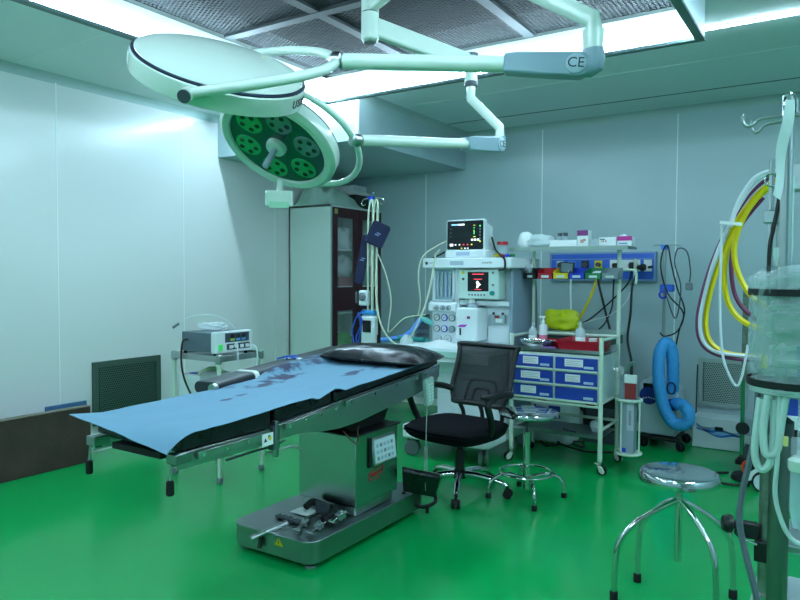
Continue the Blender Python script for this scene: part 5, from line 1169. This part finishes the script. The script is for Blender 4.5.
MB().bar((-1.38, 5.80, .085), (-1.06, 5.76, .085), .05, .03).build('wheel_arm', black_m, WM, bevel=.006)
for x, y in ((-1.37, 5.78), (-1.08, 5.76), (-1.36, 6.1), (-1.10, 6.1)): caster(WM, x, y, .04, -30, black_m, top=.09)
MB().cyl((-1.262, 6.0, .50), (-1.262, 6.0, 1.66), .0125, n=14).build('pole', alu_m, WM)
MB().tube([(-1.262, 6.0, 1.655), (-1.31, 5.98, 1.66), (-1.345, 5.97, 1.66), (-1.35, 5.97, 1.64)], .005, 8).build('pole_hook', steel_m, WM)
MB().tube([(-1.262, 6.0, 1.655), (-1.2, 6.0, 1.66), (-1.14, 6.0, 1.655)], .005, 8).build('pole_hook', steel_m, WM)
MB().box(-1.29, -1.235, 5.97, 6.02, 1.62, 1.66).build('pole_cap', mat('light blue clamp', (60, 130, 230), .4), WM, bevel=.006)
clp = MB().box(-1.29, -1.18, 5.95, 6.02, 1.27, 1.33).build('pole_clamp', mat('blue clamp', (30, 90, 200), .4), WM, bevel=.01)
MB().tube([(-1.26+.028*math.cos(a*.5), 5.945, 1.245+.028*math.sin(a*.5)) for a in range(13)], .009, 8).build('clamp_ring', blue_m, clp)
# blue hose
hp_ = [(-1.11, 5.72, .10+.0), (-1.11, 5.76, .30)]
path = [(-1.13, 5.80, .37), (-1.07, 5.74, .385), (-1.01, 5.70, .35), (-.995, 5.68, .28), (-1.03, 5.68, .235), (-1.10, 5.69, .235), (-1.16, 5.70, .30), (-1.205, 5.70, .42), (-1.232, 5.71, .60), (-1.232, 5.74, .78), (-1.195, 5.78, .862), (-1.155, 5.80, .80), (-1.145, 5.82, .62), (-1.15, 5.83, .45)]
cp_ = cat(path, 10); n_c = len(cp_)
rad = [.048*(1+.045*math.sin(i*1.9)) for i in range(n_c)]
wh_ = T('warm_air_hose', 'thick bright blue fabric hose curled in a loop over the warming unit', 'hose', (-1.15, 5.72, .5))
MB().tube(cp_, rad, 18).build('hose_sleeve', hoseblue_m, wh_, ang=80)
MB().cyl((-1.155, 5.795, .36), (-1.115, 5.785, .37), .05, n=18).build('hose_connector', mat('dark blue connector', (30, 60, 130), .4), wh_)
wk = []
for k in range(36): a_ = 2*PI*k/36; wk.append((-1.145+.032*math.cos(a_), 5.766, .50+.045*math.sin(a_)))
MB().tube(wk, .006, 6, closed=True).build('hose_clip', navy_m, wh_)
cable('power_cable', 'black cord looped high over the warming unit pole', [(-1.17, 5.95, .45), (-1.16, 5.95, .75), (-1.13, 5.95, .95), (-1.09, 5.95, 1.12), (-1.15, 5.95, 1.3), (-1.20, 5.95, 1.5), (-1.23, 5.95, 1.65), (-1.27, 5.95, 1.60), (-1.28, 5.95, 1.45), (-1.22, 5.95, 1.25), (-1.10, 5.95, 1.10), (-1.14, 5.95, .95), (-1.24, 5.95, .90), (-1.28, 5.95, .93)], .0065, black_m, 'cord')
cable('sensor_cable', 'dark cord looping right of the warming unit pole to a small plug', [(-1.25, 5.94, 1.3), (-1.16, 5.94, 1.05), (-1.12, 5.94, 1.3), (-1.17, 5.94, 1.5), (-1.15, 5.94, 1.62), (-1.08, 5.94, 1.60), (-1.05, 5.94, 1.45), (-1.055, 5.94, 1.35)], .0055, dkgrey_m, 'cord')
MBp = T('cable_plug', 'small grey plug hanging at the end of the looped cord by the warming unit', 'plug', (-1.055, 5.94, 1.33)); MB().box(-1.085, -1.03, 5.925, 5.955, 1.285, 1.345).build('plug_body', grey_m, MBp, bevel=.008); MB().cyl((-1.03, 5.94, 1.33), (-1.01, 5.94, 1.36), .006, n=8).build('plug_pin', steel_m, MBp)
cable('thin_pole_lead', 'short upright dark lead right of the warming unit', [(-1.02, 6.15, .10), (-1.02, 6.15, .4), (-1.015, 6.15, .66)], .006, dkgrey_m, 'lead')

# wall grille and stabiliser box
def wall_grille(name, lab, fn, a0, a1, z0, z1, inner, nu, nv, pitch):
    """fn(a, depth, z)->point on the wall plane; depth grows into the room"""
    o = T(name, lab, 'wall grille', fn((a0+a1)/2, 0, z0))
    def bxx(b0, b1, zz0, zz1, d0, d1, nm, m_):
        q = MB(); ps = [fn(b0, d0, zz0), fn(b1, d1, zz1)]; lo = [min(ps[0][i], ps[1][i]) for i in range(3)]; hi = [max(ps[0][i], ps[1][i]) for i in range(3)]
        q.box(lo[0], hi[0], lo[1], hi[1], lo[2], hi[2]); q.build(nm, m_, o)
    w_ = inner
    bxx(a0, a1, z0, z1, .0005, .004, 'duct_back', hole_m)
    for b in ((a0, a0+w_, z0, z1), (a1-w_, a1, z0, z1), (a0+w_, a1-w_, z0, z0+w_), (a0+w_, a1-w_, z1-w_, z1)): bxx(b[0], b[1], b[2], b[3], .004, .022, 'grille_frame', grille_m)
    q = MB(); O = V(*fn(a0+w_, .016, z0+w_)); U = V(*fn(a0+w_+1, .016, z0+w_))-O
    pu = (a1-a0-2*w_)/(nu+.5); pv = (z1-z0-2*w_)/nv
    perf(q, O, U, V(0,0,1), nu, nv, pu, pv, pitch*.33); q.build('perforated_plate', grille_m, o)
    return o
wall_grille('wall_grille', 'square perforated air grille low on the back wall', lambda a, d, z: (a, YB-d, z), -1.035, -.655, .29, .70, .035, 17, 22, .018)
AC = T('stabiliser_box', 'low white box with blue wave print on the floor under the back wall grille', 'electrical box', (-.83, 6.1, 0))
MB().box(-1.02, -.655, 5.99, 6.22, .002, .255).build('case', mat('white case', (200, 214, 218), .4), AC, bevel=.006)
for k in range(4):
    MB().surf(lambda u, v: (-.99+.33*u, 5.9885, .135+.035*(1-u)**2*(1-.5*k)*0+.045*math.exp(-u*5)+.012*math.sin(u*9+k*1.1)+.013*(k-2)+.014*v*(1-.5*math.sin(u*7+k))), 24, 1).build('wave_print', mat('wave blue %d' % (k % 2), ((50, 110, 190), (110, 170, 220))[k % 2], .4), AC)
MB().box(-.85, -.79, 5.985, 5.99, .155, .185).build('display', screen_m, AC); MB().box(-.97, -.88, 5.986, 5.99, .16, .175).build('badge', mat('grey badge', (130, 140, 150), .5), AC)

# ================================================================ LEFT WALL SIDE
gm2 = mat('dull green grey steel', (84, 104, 96), .4, .5)
_g = grille_m; grille_m = gm2
wall_grille('wall_grille', 'square perforated steel air grille low on the left wall', lambda a, d, z: (XL+d, a, z), 3.16, 3.79, .20, .705, .045, 26, 24, .018)
grille_m = _g
bd = T('leaning_board', 'large dark brown wooden board standing on edge against the left wall', 'board', (-4.72, 2.3, 0))
MB().box(-4.74, -4.675, 1.5, 2.985, .002, .415).build('board_slab', wood_m, bd, bevel=.004)
MB().box(-4.742, -4.673, 1.5, 2.987, .415, .42).build('board_top_edge', mat('worn board edge', (120, 112, 100), .7, var=.25, vscale=14), bd)  # top edge paler than the slab, with uneven tone
bs2 = T('blue_strip', 'thin blue strip lying behind the wooden board at the left wall', 'strip', (-4.8, 2.7, .41))
MB().box(-4.86, -4.84, 2.74, 3.06, .385, .43).build('strip_body', mat('dull blue strip', (70, 110, 150), .5), bs2, bevel=.003)
MB().box(-4.86, -4.84, 2.78, 2.80, .002, .39).build('strip_foot', mat('dull blue strip', (70, 110, 150), .5), bs2); MB().box(-4.86, -4.84, 2.98, 3.0, .002, .39).build('strip_foot', mat('dull blue strip', (70, 110, 150), .5), bs2)
# ---- electrosurgical cart and unit
EC = T('instrument_stand', 'small steel stand with white legs carrying the electrosurgical unit', 'stand', (-3.7, 3.34, 0))
ex0, ex1, ey0, ey1 = -3.94, -3.46, 3.13, 3.55
MB().box(ex0, ex1, ey0, ey1, .828, .84).build('top_plate', steel_dk_m, EC, bevel=.002)
for b in ((ex0, ex1, ey0-.004, ey0+.01), (ex0, ex1, ey1-.01, ey1+.004), (ex0-.004, ex0+.01, ey0, ey1), (ex1-.01, ex1+.004, ey0, ey1)): MB().box(*b, .815, .855).build('edge_rail', steel_m, EC, bevel=.003)
MB().box(ex0+.01, ex1-.01, ey0+.01, ey1-.01, .50, .51).build('lower_shelf', steel_dk_m, EC, bevel=.002)
for x, y in ((ex0+.015, ey0+.015), (ex1-.015, ey0+.015), (ex0+.015, ey1-.015), (ex1-.015, ey1-.015)):
    lg = MB().cyl((x, y, .03), (x, y, .83), .016, n=14).build('leg', postw_m, EC)
    MB().lathe([(.018, 0), (.021, .004), (.021, .035), (.017, .04)], (x, y, 0), n=14).build('leg_cap', grey_m, lg)
    MB().lathe([(.017, .80), (.021, .805), (.021, .86), (.015, .865)], (x, y, 0), n=14).build('corner_cap', steel_m, lg)
EU = T('electrosurgical_unit', 'grey and white electrosurgical unit with three small displays on the steel stand', 'electrosurgical unit', (-3.68, 3.34, .857))
MB().box(-3.87, -3.56, 3.165, 3.475, .868, 1.0).build('case', mat('blue grey steel case', (92, 108, 120), .4), EU, bevel=.004)
fb = MB(); fb.prism(rrect(3.15, 3.49, .865, 1.01, .012), -3.56, -3.515, lambda a, b, h: (h, a, b)); fb.build('front_bezel', plastic_m, EU, bevel=.005)
MB().box(-3.515, -3.512, 3.235, 3.455, .935, .998).build('display_panel', mat('dark slate panel', (60, 74, 84), .3), EU)
for i, m_ in enumerate((mat('yellow label', (190, 200, 80), .5), mat('light blue label', (90, 160, 220), .5), mat('light blue label', (90, 160, 220), .5))):
    y = 3.30+i*.052; dd = MB().box(-3.512, -3.510, y-.018, y+.018, .965, .988).build('display', screen_m, EU); MB().box(-3.512, -3.5105, y-.018, y+.018, .945, .958).build('display_label', m_, dd)
MB().box(-3.515, -3.511, 3.25, 3.46, .885, .925).build('socket_strip', dkgrey_m, EU)
for i in range(4): MB().box(-3.511, -3.507, 3.27+i*.05, 3.30+i*.05, .892, .915).build('socket', label_m, EU)
MB().box(-3.515, -3.507, 3.178, 3.208, .885, .925).build('power_switch', mat('green lit switch', (20, 160, 60), .4, emit=(.05, .9, .2), estr=.4), EU)
for x, y in ((-3.85, 3.18), (-3.55, 3.18), (-3.85, 3.46), (-3.55, 3.46)): MB().cyl((x, y, .842), (x, y, .868), .012, n=10).build('foot', rubber_m, EU)
hc = []
for k in range(64): a_ = k*2*PI/13; hc.append((-3.74+(.085+.02*math.sin(k*.7))*math.cos(a_), 3.33+(.09+.018*math.cos(k*1.1))*math.sin(a_), 1.008+.0007*k+.006*math.sin(k*2.1)**2))
tag(MB().tube(hc, .0045, 6, smooth=2).build('coiled_lead', plastic_m), 'tangled white lead coiled on top of the electrosurgical unit', 'lead')
cable('pencil_lead', 'white lead arching over the electrosurgical unit to a small pencil tip', [(-3.58, 3.40, 1.015), (-3.62, 3.30, 1.10), (-3.70, 3.22, 1.12), (-3.79, 3.15, 1.10), (-3.84, 3.11, 1.05)], .004, plastic_m, 'lead')
tag(MB().cyl((-3.87, 3.09, 1.03), (-3.83, 3.11, 1.06), .009, n=10).build('pencil_tip', grey_m), 'small grey pencil tip at the left of the electrosurgical unit', 'tip')
cable('plug_lead', 'white lead dropping from the electrosurgical front socket past the stand', [(-3.505, 3.30, .90), (-3.47, 3.30, .93), (-3.45, 3.29, .85), (-3.45, 3.30, .72), (-3.45, 3.32, .60)], .005, plastic_m, 'lead')
cable('forceps_lead', 'short white lead ending in grey forceps at the right of the stand', [(-3.505, 3.44, .90), (-3.45, 3.45, .90), (-3.435, 3.46, .84), (-3.435, 3.45, .76)], .006, plastic_m, 'lead')
tag(MB().lathe([(.005, 0), (.011, .01), (.012, .06), (.004, .085)], (-3.435, 3.45, .68), n=10).build('hanging_forceps', grey_m), 'grey forceps handle hanging beside the electrosurgical stand', 'forceps')
cable('black_red_cable', 'black cord hanging down the front left of the electrosurgical stand', [(-3.80, 3.16, .95), (-3.815, 3.125, .93), (-3.81, 3.11, .80), (-3.78, 3.11, .68), (-3.72, 3.12, .57)], .007, mat('black red cord', (46, 18, 22), .5), 'cord')
SB = T('white_unit', 'small white box with a coiled tube on the lower shelf of the steel stand', 'box', (-3.85, 3.3, .51))
MB().box(-3.92, -3.70, 3.17, 3.46, .512, .70).build('case', plastic_m, SB, bevel=.008)
MB().tube([(-3.74, 3.2, .705), (-3.72, 3.26, .74), (-3.70, 3.34, .735), (-3.72, 3.40, .71), (-3.76, 3.36, .715), (-3.76, 3.28, .72)], .010, 8, smooth=4).build('coiled_tube', tube_m, SB)
MB().box(-3.86, -3.80, 3.22, 3.26, .70, .706).build('blue_tag', blue_m, SB)

# ================================================================ RIGHT FOREGROUND
DP = T('drip_stand', 'tall steel drip stand with double hooks at the right edge of the picture', 'drip stand', (-.113, 1.75, 0))
qx, qy = -.113, 1.75
MB().cyl((qx, qy, .10), (qx, qy, 1.05), .0215, n=24).build('outer_pole', mat('worn dark steel', (118, 126, 124), .35, 1), DP)
MB().cyl((qx, qy, 1.05), (qx, qy, 1.80), .0125, n=18).build('inner_pole', steel_m, DP)
MB().lathe([(.022, 1.04), (.027, 1.045), (.027, 1.075), (.014, 1.085)], (qx, qy, 0)).build('pole_collar', dkgrey_m, DP)
for k in range(5):
    a_ = 2*PI*k/5+.2; lg = MB().tube([(qx+.02*math.cos(a_), qy+.02*math.sin(a_), .13), (qx+.15*math.cos(a_), qy+.15*math.sin(a_), .11), (qx+.27*math.cos(a_), qy+.27*math.sin(a_), .075)], .014, 10, smooth=3).build('leg', steel_m, DP)
    caster(DP, qx+.27*math.cos(a_), qy+.27*math.sin(a_), .03, math.degrees(a_), black_m, top=.075)
for (dx, dy, z, L_) in ((-1, -.15, 1.755, .088), (-.78, .2, 1.745, .075), (1, .1, 1.755, .09)):
    d_ = V(dx, dy, 0).normalized()
    p = lambda r_, h: V(qx, qy, z+h)+d_*r_
    MB().tube([p(0, 0), p(L_*.3, 0), p(L_*.55, -.001), p(L_*.68, -.004), p(L_*.78, -.013), p(L_*.90, -.016), p(L_*1.0, -.009), p(L_*1.03, .003), p(L_*.98, .012)], .0034, 8, smooth=4).build('hook', alu_m, DP)
MB().tube([(qx+.002, qy-.01, 1.745), (qx-.004, qy-.02, 1.775), (qx+.0, qy-.01, 1.80), (qx+.012, qy, 1.79), (qx+.012, qy, 1.76)], .006, 8, smooth=4).build('top_hook', chrome_m, DP)
tp = T('cloth_tape', 'pale cloth tape hanging from the top of the right drip stand', 'tape', (qx, qy-.03, 1.6))
MB().surf(lambda u, v: (qx+.004-.022*u+.018*(v-.5)*(1+.2*math.sin(u*5))+.003*math.sin(u*9), qy-.028-.004*math.sin(u*7)+.004*v, 1.785-.205*u-.012*v*u), 14, 3, .001).build('tape_band', mat('pale cloth tape', (206, 224, 222), .8), tp)
MB().tube([(qx-.028+.014*math.cos(k*.45), qy-.01, 1.615+.014*math.sin(k*.45)) for k in range(15)], .0022, 6).build('key_ring', chrome_m, tp)
# plastic bag round the pole
BG = T('clear_equipment_bag', 'large crumpled clear plastic bag wrapped round the right drip stand', 'bag', (-.085, 1.77, 1.13))
bx_, by_ = -.083, 1.772
bagm = mat('crumpled clear film', (186, 212, 210), .10, alpha=.36, spec=1, bump=1., bscale=42)
def bagf(u, v):
    a_ = 2*PI*u; z = 1.135+.283*v
    r_ = .098*(1-.10*math.exp(-((v-.12)/.05)**2)+.04*math.exp(-((v-.05)/.04)**2)-.30*max(0, v-.93)/.07-.25*max(0, .05-v)/.05)
    n_ = noise.noise(V(math.cos(a_)*2.2, math.sin(a_)*2.2, v*2.6))*.09+noise.noise(V(math.cos(a_)*7, math.sin(a_)*7, v*6))*.06+abs(noise.noise(V(math.cos(a_)*12, math.sin(a_)*12, v*9+3)))*.09
    return (bx_+r_*(1+n_)*math.cos(a_), by_+r_*(1+n_)*math.sin(a_), z+.008*math.sin(a_*3)*v)
MB().surf(bagf, 72, 44).build('bag_film', bagm, BG, ang=80)
MB().surf(lambda u, v: (lambda p: (bx_+(p[0]-bx_)*.86, by_+(p[1]-by_)*.86, p[2]*.98+.025))(bagf(u+.13, v*.95)), 60, 30).build('inner_film', bagm, BG, ang=80)
for z, t_ in ((1.365, .0075), (1.163, .008)):
    MB().lathe([(.104, z-t_), (.1045, z+t_), (.102, z+t_), (.1015, z-t_), (.104, z-t_)], (bx_, by_, 0), n=40).build('black_band', black_m, BG)
MB().lathe([(.075, 1.135), (.10, 1.142), (.103, 1.155), (.095, 1.168), (.085, 1.165), (.08, 1.15), (.075, 1.135)], (bx_, by_, 0), n=40).build('bag_base_ring', mat('clear thick plastic', (214, 232, 232), .08, alpha=.6, spec=.9), BG)
wt = []
for k in range(60): a_ = k*.55; wt.append((bx_+(.05+.012*math.sin(k*.9))*math.cos(a_), by_+(.05+.01*math.cos(k*.7))*math.sin(a_), 1.19+.0027*k))
MB().tube(wt, .006, 6, smooth=2).build('packed_tubing', mat('green white tubing', (150, 206, 180), .3), BG)
MB().surf(lambda u, v: (bx_-.05+.06*u, by_-.05+.02*math.sin(v*5), 1.20+.12*v), 6, 8, .003).build('green_packet', mat('green packet', (40, 150, 100), .4), BG)
MB().surf(lambda u, v: (bx_+.0+.05*u, by_-.06+.015*math.sin(v*4+1), 1.18+.07*v), 6, 8, .003).build('blue_packet', mat('blue packet', (50, 100, 180), .4), BG)
MB().surf(lambda u, v: (bx_-.068+.012*u, by_-.055, 1.195+.03*v), 3, 3, .002).build('yellow_tag', yellow_m, BG)
# tubing below the bag
for k, (lab, pts) in enumerate((
    ('white tube loop hanging lowest under the plastic bag', [(-.150, 1.70, 1.13), (-.157, 1.70, 1.05), (-.158, 1.70, 1.0), (-.146, 1.70, .972), (-.128, 1.70, .99), (-.122, 1.70, 1.06), (-.125, 1.70, 1.13)]),
    ('short white tube loop tucked close under the plastic bag', [(-.135, 1.69, 1.14), (-.142, 1.69, 1.06), (-.136, 1.69, 1.01), (-.115, 1.69, 1.02), (-.108, 1.69, 1.08), (-.10, 1.69, 1.14)]),
    ('long clear tube dropping from the bag past the steel pole', [(-.112, 1.69, 1.14), (-.114, 1.69, 1.0), (-.116, 1.69, .92), (-.10, 1.69, .86), (-.08, 1.69, .83), (-.05, 1.69, .82)]))):
    cable('white_tube', lab, pts, (.0085, .008, .005)[k], mat('milky white tube', (196, 220, 214), .3, alpha=.92), 'tube', 'white tubes under the plastic bag', 8)
dc = T('drip_chamber', 'clear drip chamber with a white cap beside the right steel pole', 'drip chamber', (-.07, 1.68, .97))
MB().lathe([(.001, .86), (.012, .862), (.019, .90), (.019, .985)], (-.07, 1.68, 0), n=20).build('chamber', mat('clear chamber', (190, 220, 226), .1, alpha=.5), dc)
MB().lathe([(.022, .985), (.024, .99), (.024, 1.008), (.016, 1.015)], (-.07, 1.68, 0), n=20).build('chamber_cap', cream_m, dc)
MB().cyl((-.07, 1.68, 1.012), (-.07, 1.68, 1.14), .007, n=10).build('chamber_tube', clear_m, dc)
MB().cyl((-.098, 1.68, 1.035), (-.098, 1.68, 1.055), .005, n=12).build('yellow_connector', mat('pale yellow connector', (214, 214, 130), .4), dc)
# second stand: machine column with black knob
MC = T('equipment_column', 'steel equipment column with black clamp knob standing on a white base box', 'equipment column', (-.168, 2.15, 0))
mx_, my_ = -.168, 2.15
MB().cyl((mx_, my_, .45), (mx_, my_, 1.30), .0195, n=20).build('column', mat('scratched steel', (130, 136, 130), .4, .9, var=.3, vscale=30), MC)
MB().lathe([(.03, .44), (.031, .445), (.031, .51), (.022, .515)], (mx_, my_, 0), n=24).build('column_socket', steel_m, MC)
MB().prism(rrect(-.215, .3, 2.09, 2.5, .02), .12, .44, XY).build('base_box', mat('grey white base box', (176, 194, 196), .4), MC, bevel=.008)
MB().box(-.195, .28, 2.08, 2.09, .18, .38).build('base_panel', mat('slate base panel', (90, 106, 110), .4), MC, bevel=.003)
for x, y in ((-.17, 2.14), (.25, 2.14), (-.17, 2.45), (.25, 2.45)): caster(MC, x, y, .05, 0, black_m, top=.12)
MB().box(mx_-.027, mx_+.027, my_-.034, my_+.03, .605, .665).build('column_clamp', black_m, MC, bevel=.005)
MB().bar((mx_-.02, my_-.01, .685), (mx_-.072, my_-.035, .692), .03, .045).build('clamp_plate', black_m, MC, bevel=.005)
MB().cyl((mx_-.02, my_-.036, .655), (mx_-.05, my_-.05, .668), .004, n=10).build('clamp_screw', chrome_m, MC)
MB().lathe([(.008, 0), (.012, .012), (.024, .018), (.026, .03), (.02, .042), (.001, .044)], (mx_-.066, my_-.035, .70), (-1, -.35, .1), 20).build('clamp_knob', black_m, MC)
MB().box(mx_+.03, .3, 2.2, 2.45, .88, .90).build('column_shelf', steel_m, MC, bevel=.003)
MB().box(mx_+.03, .3, 2.2, 2.45, .62, .64).build('column_shelf', steel_m, MC, bevel=.003)
MB().cyl((mx_+.02, 2.3, .44), (mx_+.02, 2.3, 1.3), .012, n=12).build('shelf_post', steel_m, MC)
# upper rods and brackets behind the bag
MB().cyl((mx_+.017, 2.14, 1.28), (mx_+.017, 2.14, 1.76), .0085, n=12).build('upper_rod', steel_m, MC)
MB().cyl((mx_-.006, 2.14, 1.28), (mx_-.006, 2.14, 1.72), .007, n=12).build('upper_rod', chrome_m, MC)
MB().box(mx_-.022, mx_+.028, 2.11, 2.17, 1.545, 1.58).build('rod_bracket', steel_m, MC, bevel=.003)
MB().box(mx_+.02, mx_+.075, 2.10, 2.17, 1.63, 1.70).build('rod_bracket', steel_m, MC, bevel=.003)
cable('black_cable', 'black cable running down beside the upper rods of the equipment column', [(-.148, 2.10, 1.68), (-.153, 2.10, 1.6), (-.164, 2.10, 1.53), (-.172, 2.10, 1.47), (-.172, 2.10, 1.32)], .006, black_m, 'cable')
cable('green_tube', 'thick pale tube looping behind the plastic bag from the column top', [(-.112, 1.90, 1.64), (-.114, 1.90, 1.55), (-.113, 1.9, 1.47), (-.118, 1.9, 1.43), (-.129, 1.9, 1.418), (-.139, 1.9, 1.45), (-.139, 1.9, 1.47)], .0085, mat('pale green tube', (180, 214, 200), .4), 'tube')
cable('corrugated_hose', 'long grey hose curving down in front of the equipment column to the floor', [(-.168, 1.85, 1.14), (-.171, 1.85, 1.06), (-.179, 1.85, .978), (-.197, 1.85, .877), (-.203, 1.85, .801), (-.19, 1.85, .729), (-.161, 1.85, .617), (-.13, 1.86, .45), (-.11, 1.9, .2), (-.14, 1.95, .012)], .0082, ghose_m, 'hose')
# gas hoses hanging in loops
G_ = 'gas hoses looped at the right'
cable('yellow_gas_hose', 'yellow gas hose making the long outer loop at the right', [(-.02, 2.6, 1.735), (-.128, 2.575, 1.727), (-.20, 2.57, 1.712), (-.253, 2.565, 1.668), (-.295, 2.56, 1.60), (-.332, 2.56, 1.525), (-.362, 2.56, 1.44), (-.388, 2.56, 1.34), (-.40, 2.56, 1.25), (-.39, 2.56, 1.185), (-.355, 2.56, 1.148), (-.30, 2.57, 1.132), (-.2, 2.6, 1.13)], .0095, yhose_m, 'hose', G_)
cable('purple_gas_hose', 'purple gas hose following the long outer loop at the right', [(-.02, 2.58, 1.755), (-.128, 2.55, 1.745), (-.205, 2.545, 1.728), (-.265, 2.54, 1.68), (-.31, 2.54, 1.61), (-.348, 2.54, 1.53), (-.38, 2.54, 1.445), (-.408, 2.54, 1.34), (-.422, 2.54, 1.25), (-.413, 2.54, 1.18), (-.375, 2.54, 1.14), (-.30, 2.55, 1.122), (-.2, 2.6, 1.12)], .0085, phose_m, 'hose', G_)
cable('white_gas_hose', 'white gas hose running between the yellow and purple outer loops', [(-.02, 2.57, 1.765), (-.128, 2.54, 1.756), (-.205, 2.53, 1.738), (-.262, 2.52, 1.692), (-.305, 2.52, 1.62), (-.34, 2.52, 1.54), (-.372, 2.52, 1.45), (-.397, 2.52, 1.345), (-.412, 2.52, 1.25), (-.402, 2.52, 1.183), (-.365, 2.52, 1.147), (-.30, 2.54, 1.135), (-.2, 2.6, 1.125)], .0065, whose_m, 'hose', G_)
cable('yellow_gas_hose', 'yellow gas hose in the wider inner loop ending behind the bag', [(-.13, 2.61, 1.71), (-.216, 2.6, 1.695), (-.269, 2.6, 1.645), (-.304, 2.6, 1.575), (-.32, 2.6, 1.50), (-.313, 2.6, 1.432), (-.288, 2.6, 1.371), (-.255, 2.6, 1.325), (-.2, 2.62, 1.29)], .0105, yhose_m, 'hose', G_)
cable('yellow_gas_hose', 'second yellow gas hose in the lower inner loop ending behind the bag', [(-.27, 2.63, 1.66), (-.322, 2.62, 1.577), (-.345, 2.62, 1.491), (-.353, 2.62, 1.405), (-.341, 2.62, 1.317), (-.309, 2.62, 1.262), (-.262, 2.62, 1.23), (-.2, 2.63, 1.215)], .0105, yhose_m, 'hose', G_)
cable('purple_gas_hose', 'dark purple gas hose inside the inner yellow loops', [(-.24, 2.65, 1.67), (-.305, 2.65, 1.58), (-.332, 2.65, 1.49), (-.333, 2.65, 1.41), (-.322, 2.65, 1.34), (-.295, 2.65, 1.29), (-.25, 2.65, 1.25)], .008, phose_m, 'hose', G_)
cable('white_gas_hose', 'white corrugated hose at the outer left of the hose bundle top', [(-.20, 2.5, 1.74), (-.251, 2.5, 1.72), (-.292, 2.5, 1.657), (-.312, 2.5, 1.60), (-.322, 2.505, 1.565)], .008, whose_m, 'hose', G_)
tag(MB().bar((-.350, 2.48, 1.578), (-.285, 2.49, 1.57), .012, .01).build('cable_tie', white_m), 'white cable tie holding the looped gas hoses together', 'cable tie')
cable('thin_clear_tube', 'thin clear tube hanging in a narrow loop below the gas hoses', [(-.346, 2.5, 1.571), (-.348, 2.5, 1.321), (-.338, 2.5, 1.153), (-.319, 2.5, 1.081), (-.293, 2.5, 1.037), (-.276, 2.5, 1.075), (-.261, 2.5, 1.175)], .0045, whose_m, 'tube')
# a cart at the back right, mostly hidden
KC = T('gas_cart', 'cart with green post and white disc casters behind the equipment column', 'cart', (-.35, 5.2, 0))
MB().box(-.60, -.575, 5.38, 5.41, .12, .66).build('post', green_m, KC, bevel=.003)
MB().box(-.60, -.565, 5.375, 5.415, .66, 1.30).build('upper_post', mat('mottled grey post', (96, 112, 100), .5, .3, var=.4, vscale=40), KC, bevel=.003)
MB().box(-.60, .1, 5.30, 5.75, .09, .13).build('cart_base', black_m, KC, bevel=.006)
MB().box(-.48, .1, 5.28, 5.7, .40, .43).build('cart_shelf', postw_m, KC, bevel=.004)
MB().box(-.50, .1, 5.30, 5.7, .131, .36).build('cart_body', black_m, KC, bevel=.01)
MB().box(-.45, .1, 5.30, 5.6, .431, .62).build('blue_box', drawer_m, KC, bevel=.006)
MB().box(-.46, -.2, 5.27, 5.30, .37, .46).build('white_ledge', plastic_m, KC, bevel=.006)
MB().lathe([(.001, 0), (.04, .004), (.045, .03), (.04, .04), (.001, .04)], (-.575, 5.33, .335), (0, -1, 0), 20).build('round_knob', black_m, KC)
MB().bar((-.42, 5.0, .115), (-.42, 5.5, .115), .06, .05).build('base_leg', plastic_m, KC, bevel=.01)
MB().bar((-.62, 5.35, .09), (-.1, 5.35, .09), .07, .04).build('base_cross', black_m, KC, bevel=.008)
for x, y in ((-.43, 4.98),):
    cc = MB().cyl((x, y, .08), (x, y, .12), .02, n=12).build('caster', black_m, KC)
    for sg in (-1, 1):
        MB().cyl((x+.02, y+sg*.012, .068), (x+.02, y+sg*.036, .068), .068, n=28).build('wheel_tyre', rubber_m, cc, bevel=.004)
        MB().cyl((x+.02, y+sg*.034, .068), (x+.02, y+sg*.039, .068), .055, n=28).build('wheel_disc', mat('pale wheel disc', (190, 206, 214), .4), cc)
    MB().prism([(-.07, .06), (-.07, .11), (-.02, .15), (.05, .15), (.05, .10)], y-.01, y+.01, lambda a, b, h: (x+a, h, b)).build('caster_hood', plastic_m, cc)
for x, y in ((-.5, 5.7), (.05, 5.7), (.05, 5.0)): caster(KC, x, y, .05, 0, black_m, top=.1)
MB().bar((-.02+.07, 5.0, .115), (-.02+.07, 5.5, .115), .06, .05).build('base_leg', plastic_m, KC, bevel=.01)
fr_ = T('foot_pedal', 'round black foot pedal with an orange rim on the floor at the back right', 'foot pedal', (-.62, 5.42, 0))
MB().lathe([(.11, .002), (.115, .01), (.105, .035), (.001, .04)], (-.52, 5.22, 0), n=28).build('pedal_base', black_m, fr_)
MB().tube([(-.50+.055*math.cos(k*2*PI/24), 5.155, .10+.052*math.sin(k*2*PI/24)) for k in range(24)], .009, 8, closed=True).build('orange_ring', orange_m, fr_)
MB().cyl((-.50, 5.16, .10), (-.50, 5.21, .10), .046, n=24).build('pedal_drum', black_m, fr_)
cable('floor_cable', 'black cord coiled on the floor round the foot pedal', [(-.66, 5.3, .01), (-.74, 5.22, .01), (-.76, 5.1, .01), (-.70, 5.02, .01), (-.60, 5.0, .01), (-.5, 5.05, .01)], .009, black_m, 'cord')
